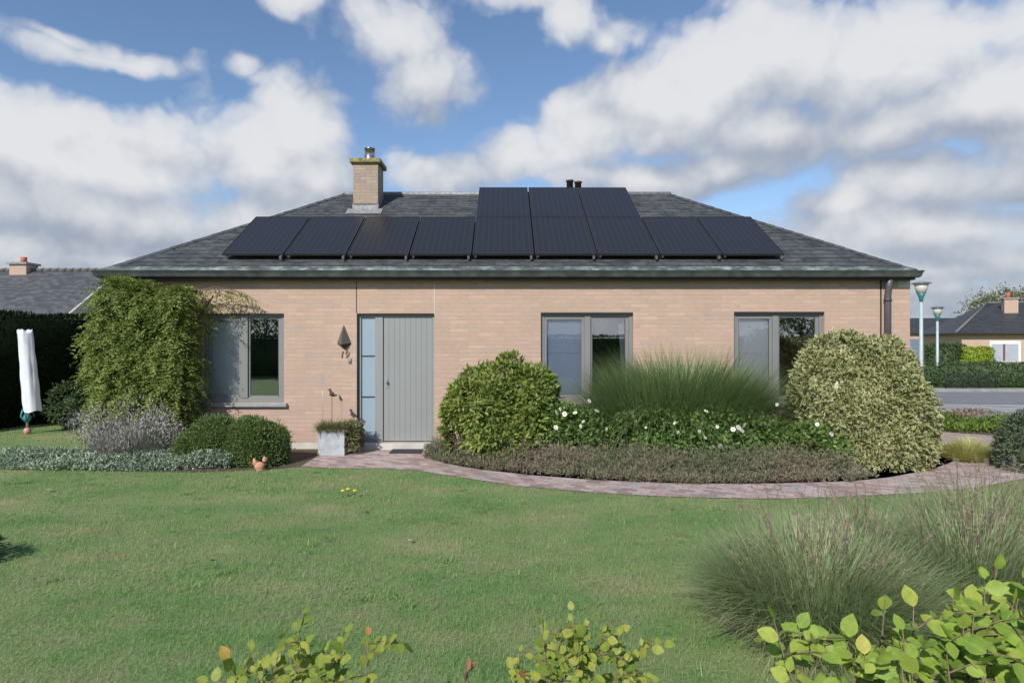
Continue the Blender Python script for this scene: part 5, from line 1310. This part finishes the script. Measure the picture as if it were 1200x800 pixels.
def cn(scale, detail, rough, off):
    n = N(g_, 'ShaderNodeTexNoise'); n.inputs['Scale'].default_value = scale; n.inputs['Detail'].default_value = detail; n.inputs['Roughness'].default_value = rough
    L(g_, vm('ADD', d, off).outputs[0], n.inputs['Vector']); return n
w1 = cn(3.2, 3, .5, (3.1, .7, 1.9))
warp = vm('MULTIPLY', vm('SUBTRACT', w1.outputs['Color'], (.5,.5,.5)).outputs[0], (.22,.22,.16)).outputs[0]
dw = vm('ADD', d, warp).outputs[0]
acc = None
for c, r, amp in BL:
    q = vm('LENGTH', vm('MULTIPLY', vm('SUBTRACT', dw, c).outputs[0], tuple(1/x for x in r)).outputs[0]).outputs['Value']
    e = mt('MULTIPLY', mt('SUBTRACT', 1.2, q), amp)
    acc = e if acc is None else mt('SMOOTH_MAX', acc, e, .15)
sep = N(g_, 'ShaderNodeSeparateXYZ'); L(g_, d, sep.inputs[0])
back = mt('MULTIPLY', mt('SUBTRACT', .45, sep.outputs[1], clamp=True), 2.2, clamp=True)
bn = mt('MULTIPLY_ADD', cn(2.1, 5, .55, (9, 2, 4)).outputs[0], 3.2, -1.55)
bn = mt('MULTIPLY_ADD', mt('SUBTRACT', back, 1), 3, bn)
acc = mt('MAXIMUM', acc, bn)
hzn = mt('MULTIPLY_ADD', mt('ABSOLUTE', sep.outputs[2]), -5.5, 1.12)
acc = mt('SMOOTH_MAX', acc, hzn, .2)
acc = mt('MINIMUM', acc, 2.0)
vo = N(g_, 'ShaderNodeTexVoronoi', feature='F1'); vo.inputs['Scale'].default_value = 7.5; vo.inputs['Detail'].default_value = 3; vo.inputs['Roughness'].default_value = .6
w2 = cn(9, 2, .55, (1, 8, 2))
L(g_, vm('ADD', d, vm('MULTIPLY', vm('SUBTRACT', w2.outputs['Color'], (.5,.5,.5)).outputs[0], (.10,.10,.08)).outputs[0]).outputs[0], vo.inputs['Vector'])
puff = mt('SUBTRACT', .60, vo.outputs['Distance'])
fb = mt('SUBTRACT', cn(5.5, 8, .64, (0, 0, 0)).outputs[0], .5)
fld = mt('ADD', mt('MULTIPLY', acc, 1.25), mt('MULTIPLY_ADD', puff, .62, mt('MULTIPLY_ADD', fb, 1.25, .16)))
L(g_, fld, go.inputs[0])
def field(off):
    n = N(nt, 'ShaderNodeGroup'); n.node_tree = grp
    v = N(nt, 'ShaderNodeVectorMath', operation='ADD'); L(nt, coord, v.inputs[0]); v.inputs[1].default_value = off
    L(nt, v.outputs[0], n.inputs[0]); return n.outputs[0]
f0 = field((0,0,0)); f1 = field((-.05, 0, .11)); f2 = field((-.015, 0, .03))
dens = ramp(nt, f0, [(.05, (0,0,0)), (.20, (.20,.20,.20)), (.38, (.66,.66,.66)), (.66, (.94,.94,.94)), (1.0, (1,1,1))])
lit = mt('MULTIPLY_ADD', mt('SUBTRACT', f0, f1, tree_=nt), .50, .36, False, nt)
lit = mt('MULTIPLY_ADD', mt('SUBTRACT', f0, f2, tree_=nt), .34, lit, True, nt)
ccol = ramp(nt, lit, [(.0, (.235,.265,.325)), (.25, (.30,.325,.375)), (.5, (.375,.393,.43)), (.75, (.445,.457,.48)), (1, (.50,.505,.52))])
bg1 = N(nt, 'ShaderNodeBackground'); L(nt, sky.outputs[0], bg1.inputs[0]); bg1.inputs[1].default_value = SKY_STR
bg2 = N(nt, 'ShaderNodeBackground'); L(nt, ccol, bg2.inputs[0]); bg2.inputs[1].default_value = 1.0
mx = N(nt, 'ShaderNodeMixShader'); L(nt, dens, mx.inputs[0]); L(nt, bg1.outputs[0], mx.inputs[1]); L(nt, bg2.outputs[0], mx.inputs[2])
wld.cycles.sampling_method = 'MANUAL'; wld.cycles.sample_map_resolution = 512
wo = N(nt, 'ShaderNodeOutputWorld'); L(nt, mx.outputs[0], wo.inputs[0])
sun = bpy.data.lights.new('sun', 'SUN'); sun.energy = 3.0; sun.angle = rad(.6); sun.color = (1, .965, .915)
so = bpy.data.objects.new('sun', sun); COL.objects.link(so); so.rotation_euler = sdir.to_track_quat('Z', 'Y').to_euler(); so.location = sdir*60

# ------------------------------------------------------------------ camera
cam = bpy.data.cameras.new('camera'); co = bpy.data.objects.new('camera', cam); COL.objects.link(co)
co.location = (0, 0, CH); co.rotation_euler = (rad(90), 0, 0)
cam.sensor_width = 36; cam.lens = 36*F/1200; cam.shift_x = (600-CX)/1200; cam.clip_start = .05; cam.clip_end = 3000
scene.camera = co
scene.view_settings.view_transform = 'Standard'; scene.view_settings.look = 'None'; scene.view_settings.gamma = 1; scene.view_settings.exposure = .62
for o in bpy.data.objects:
    if 'org' in o: del o['org']
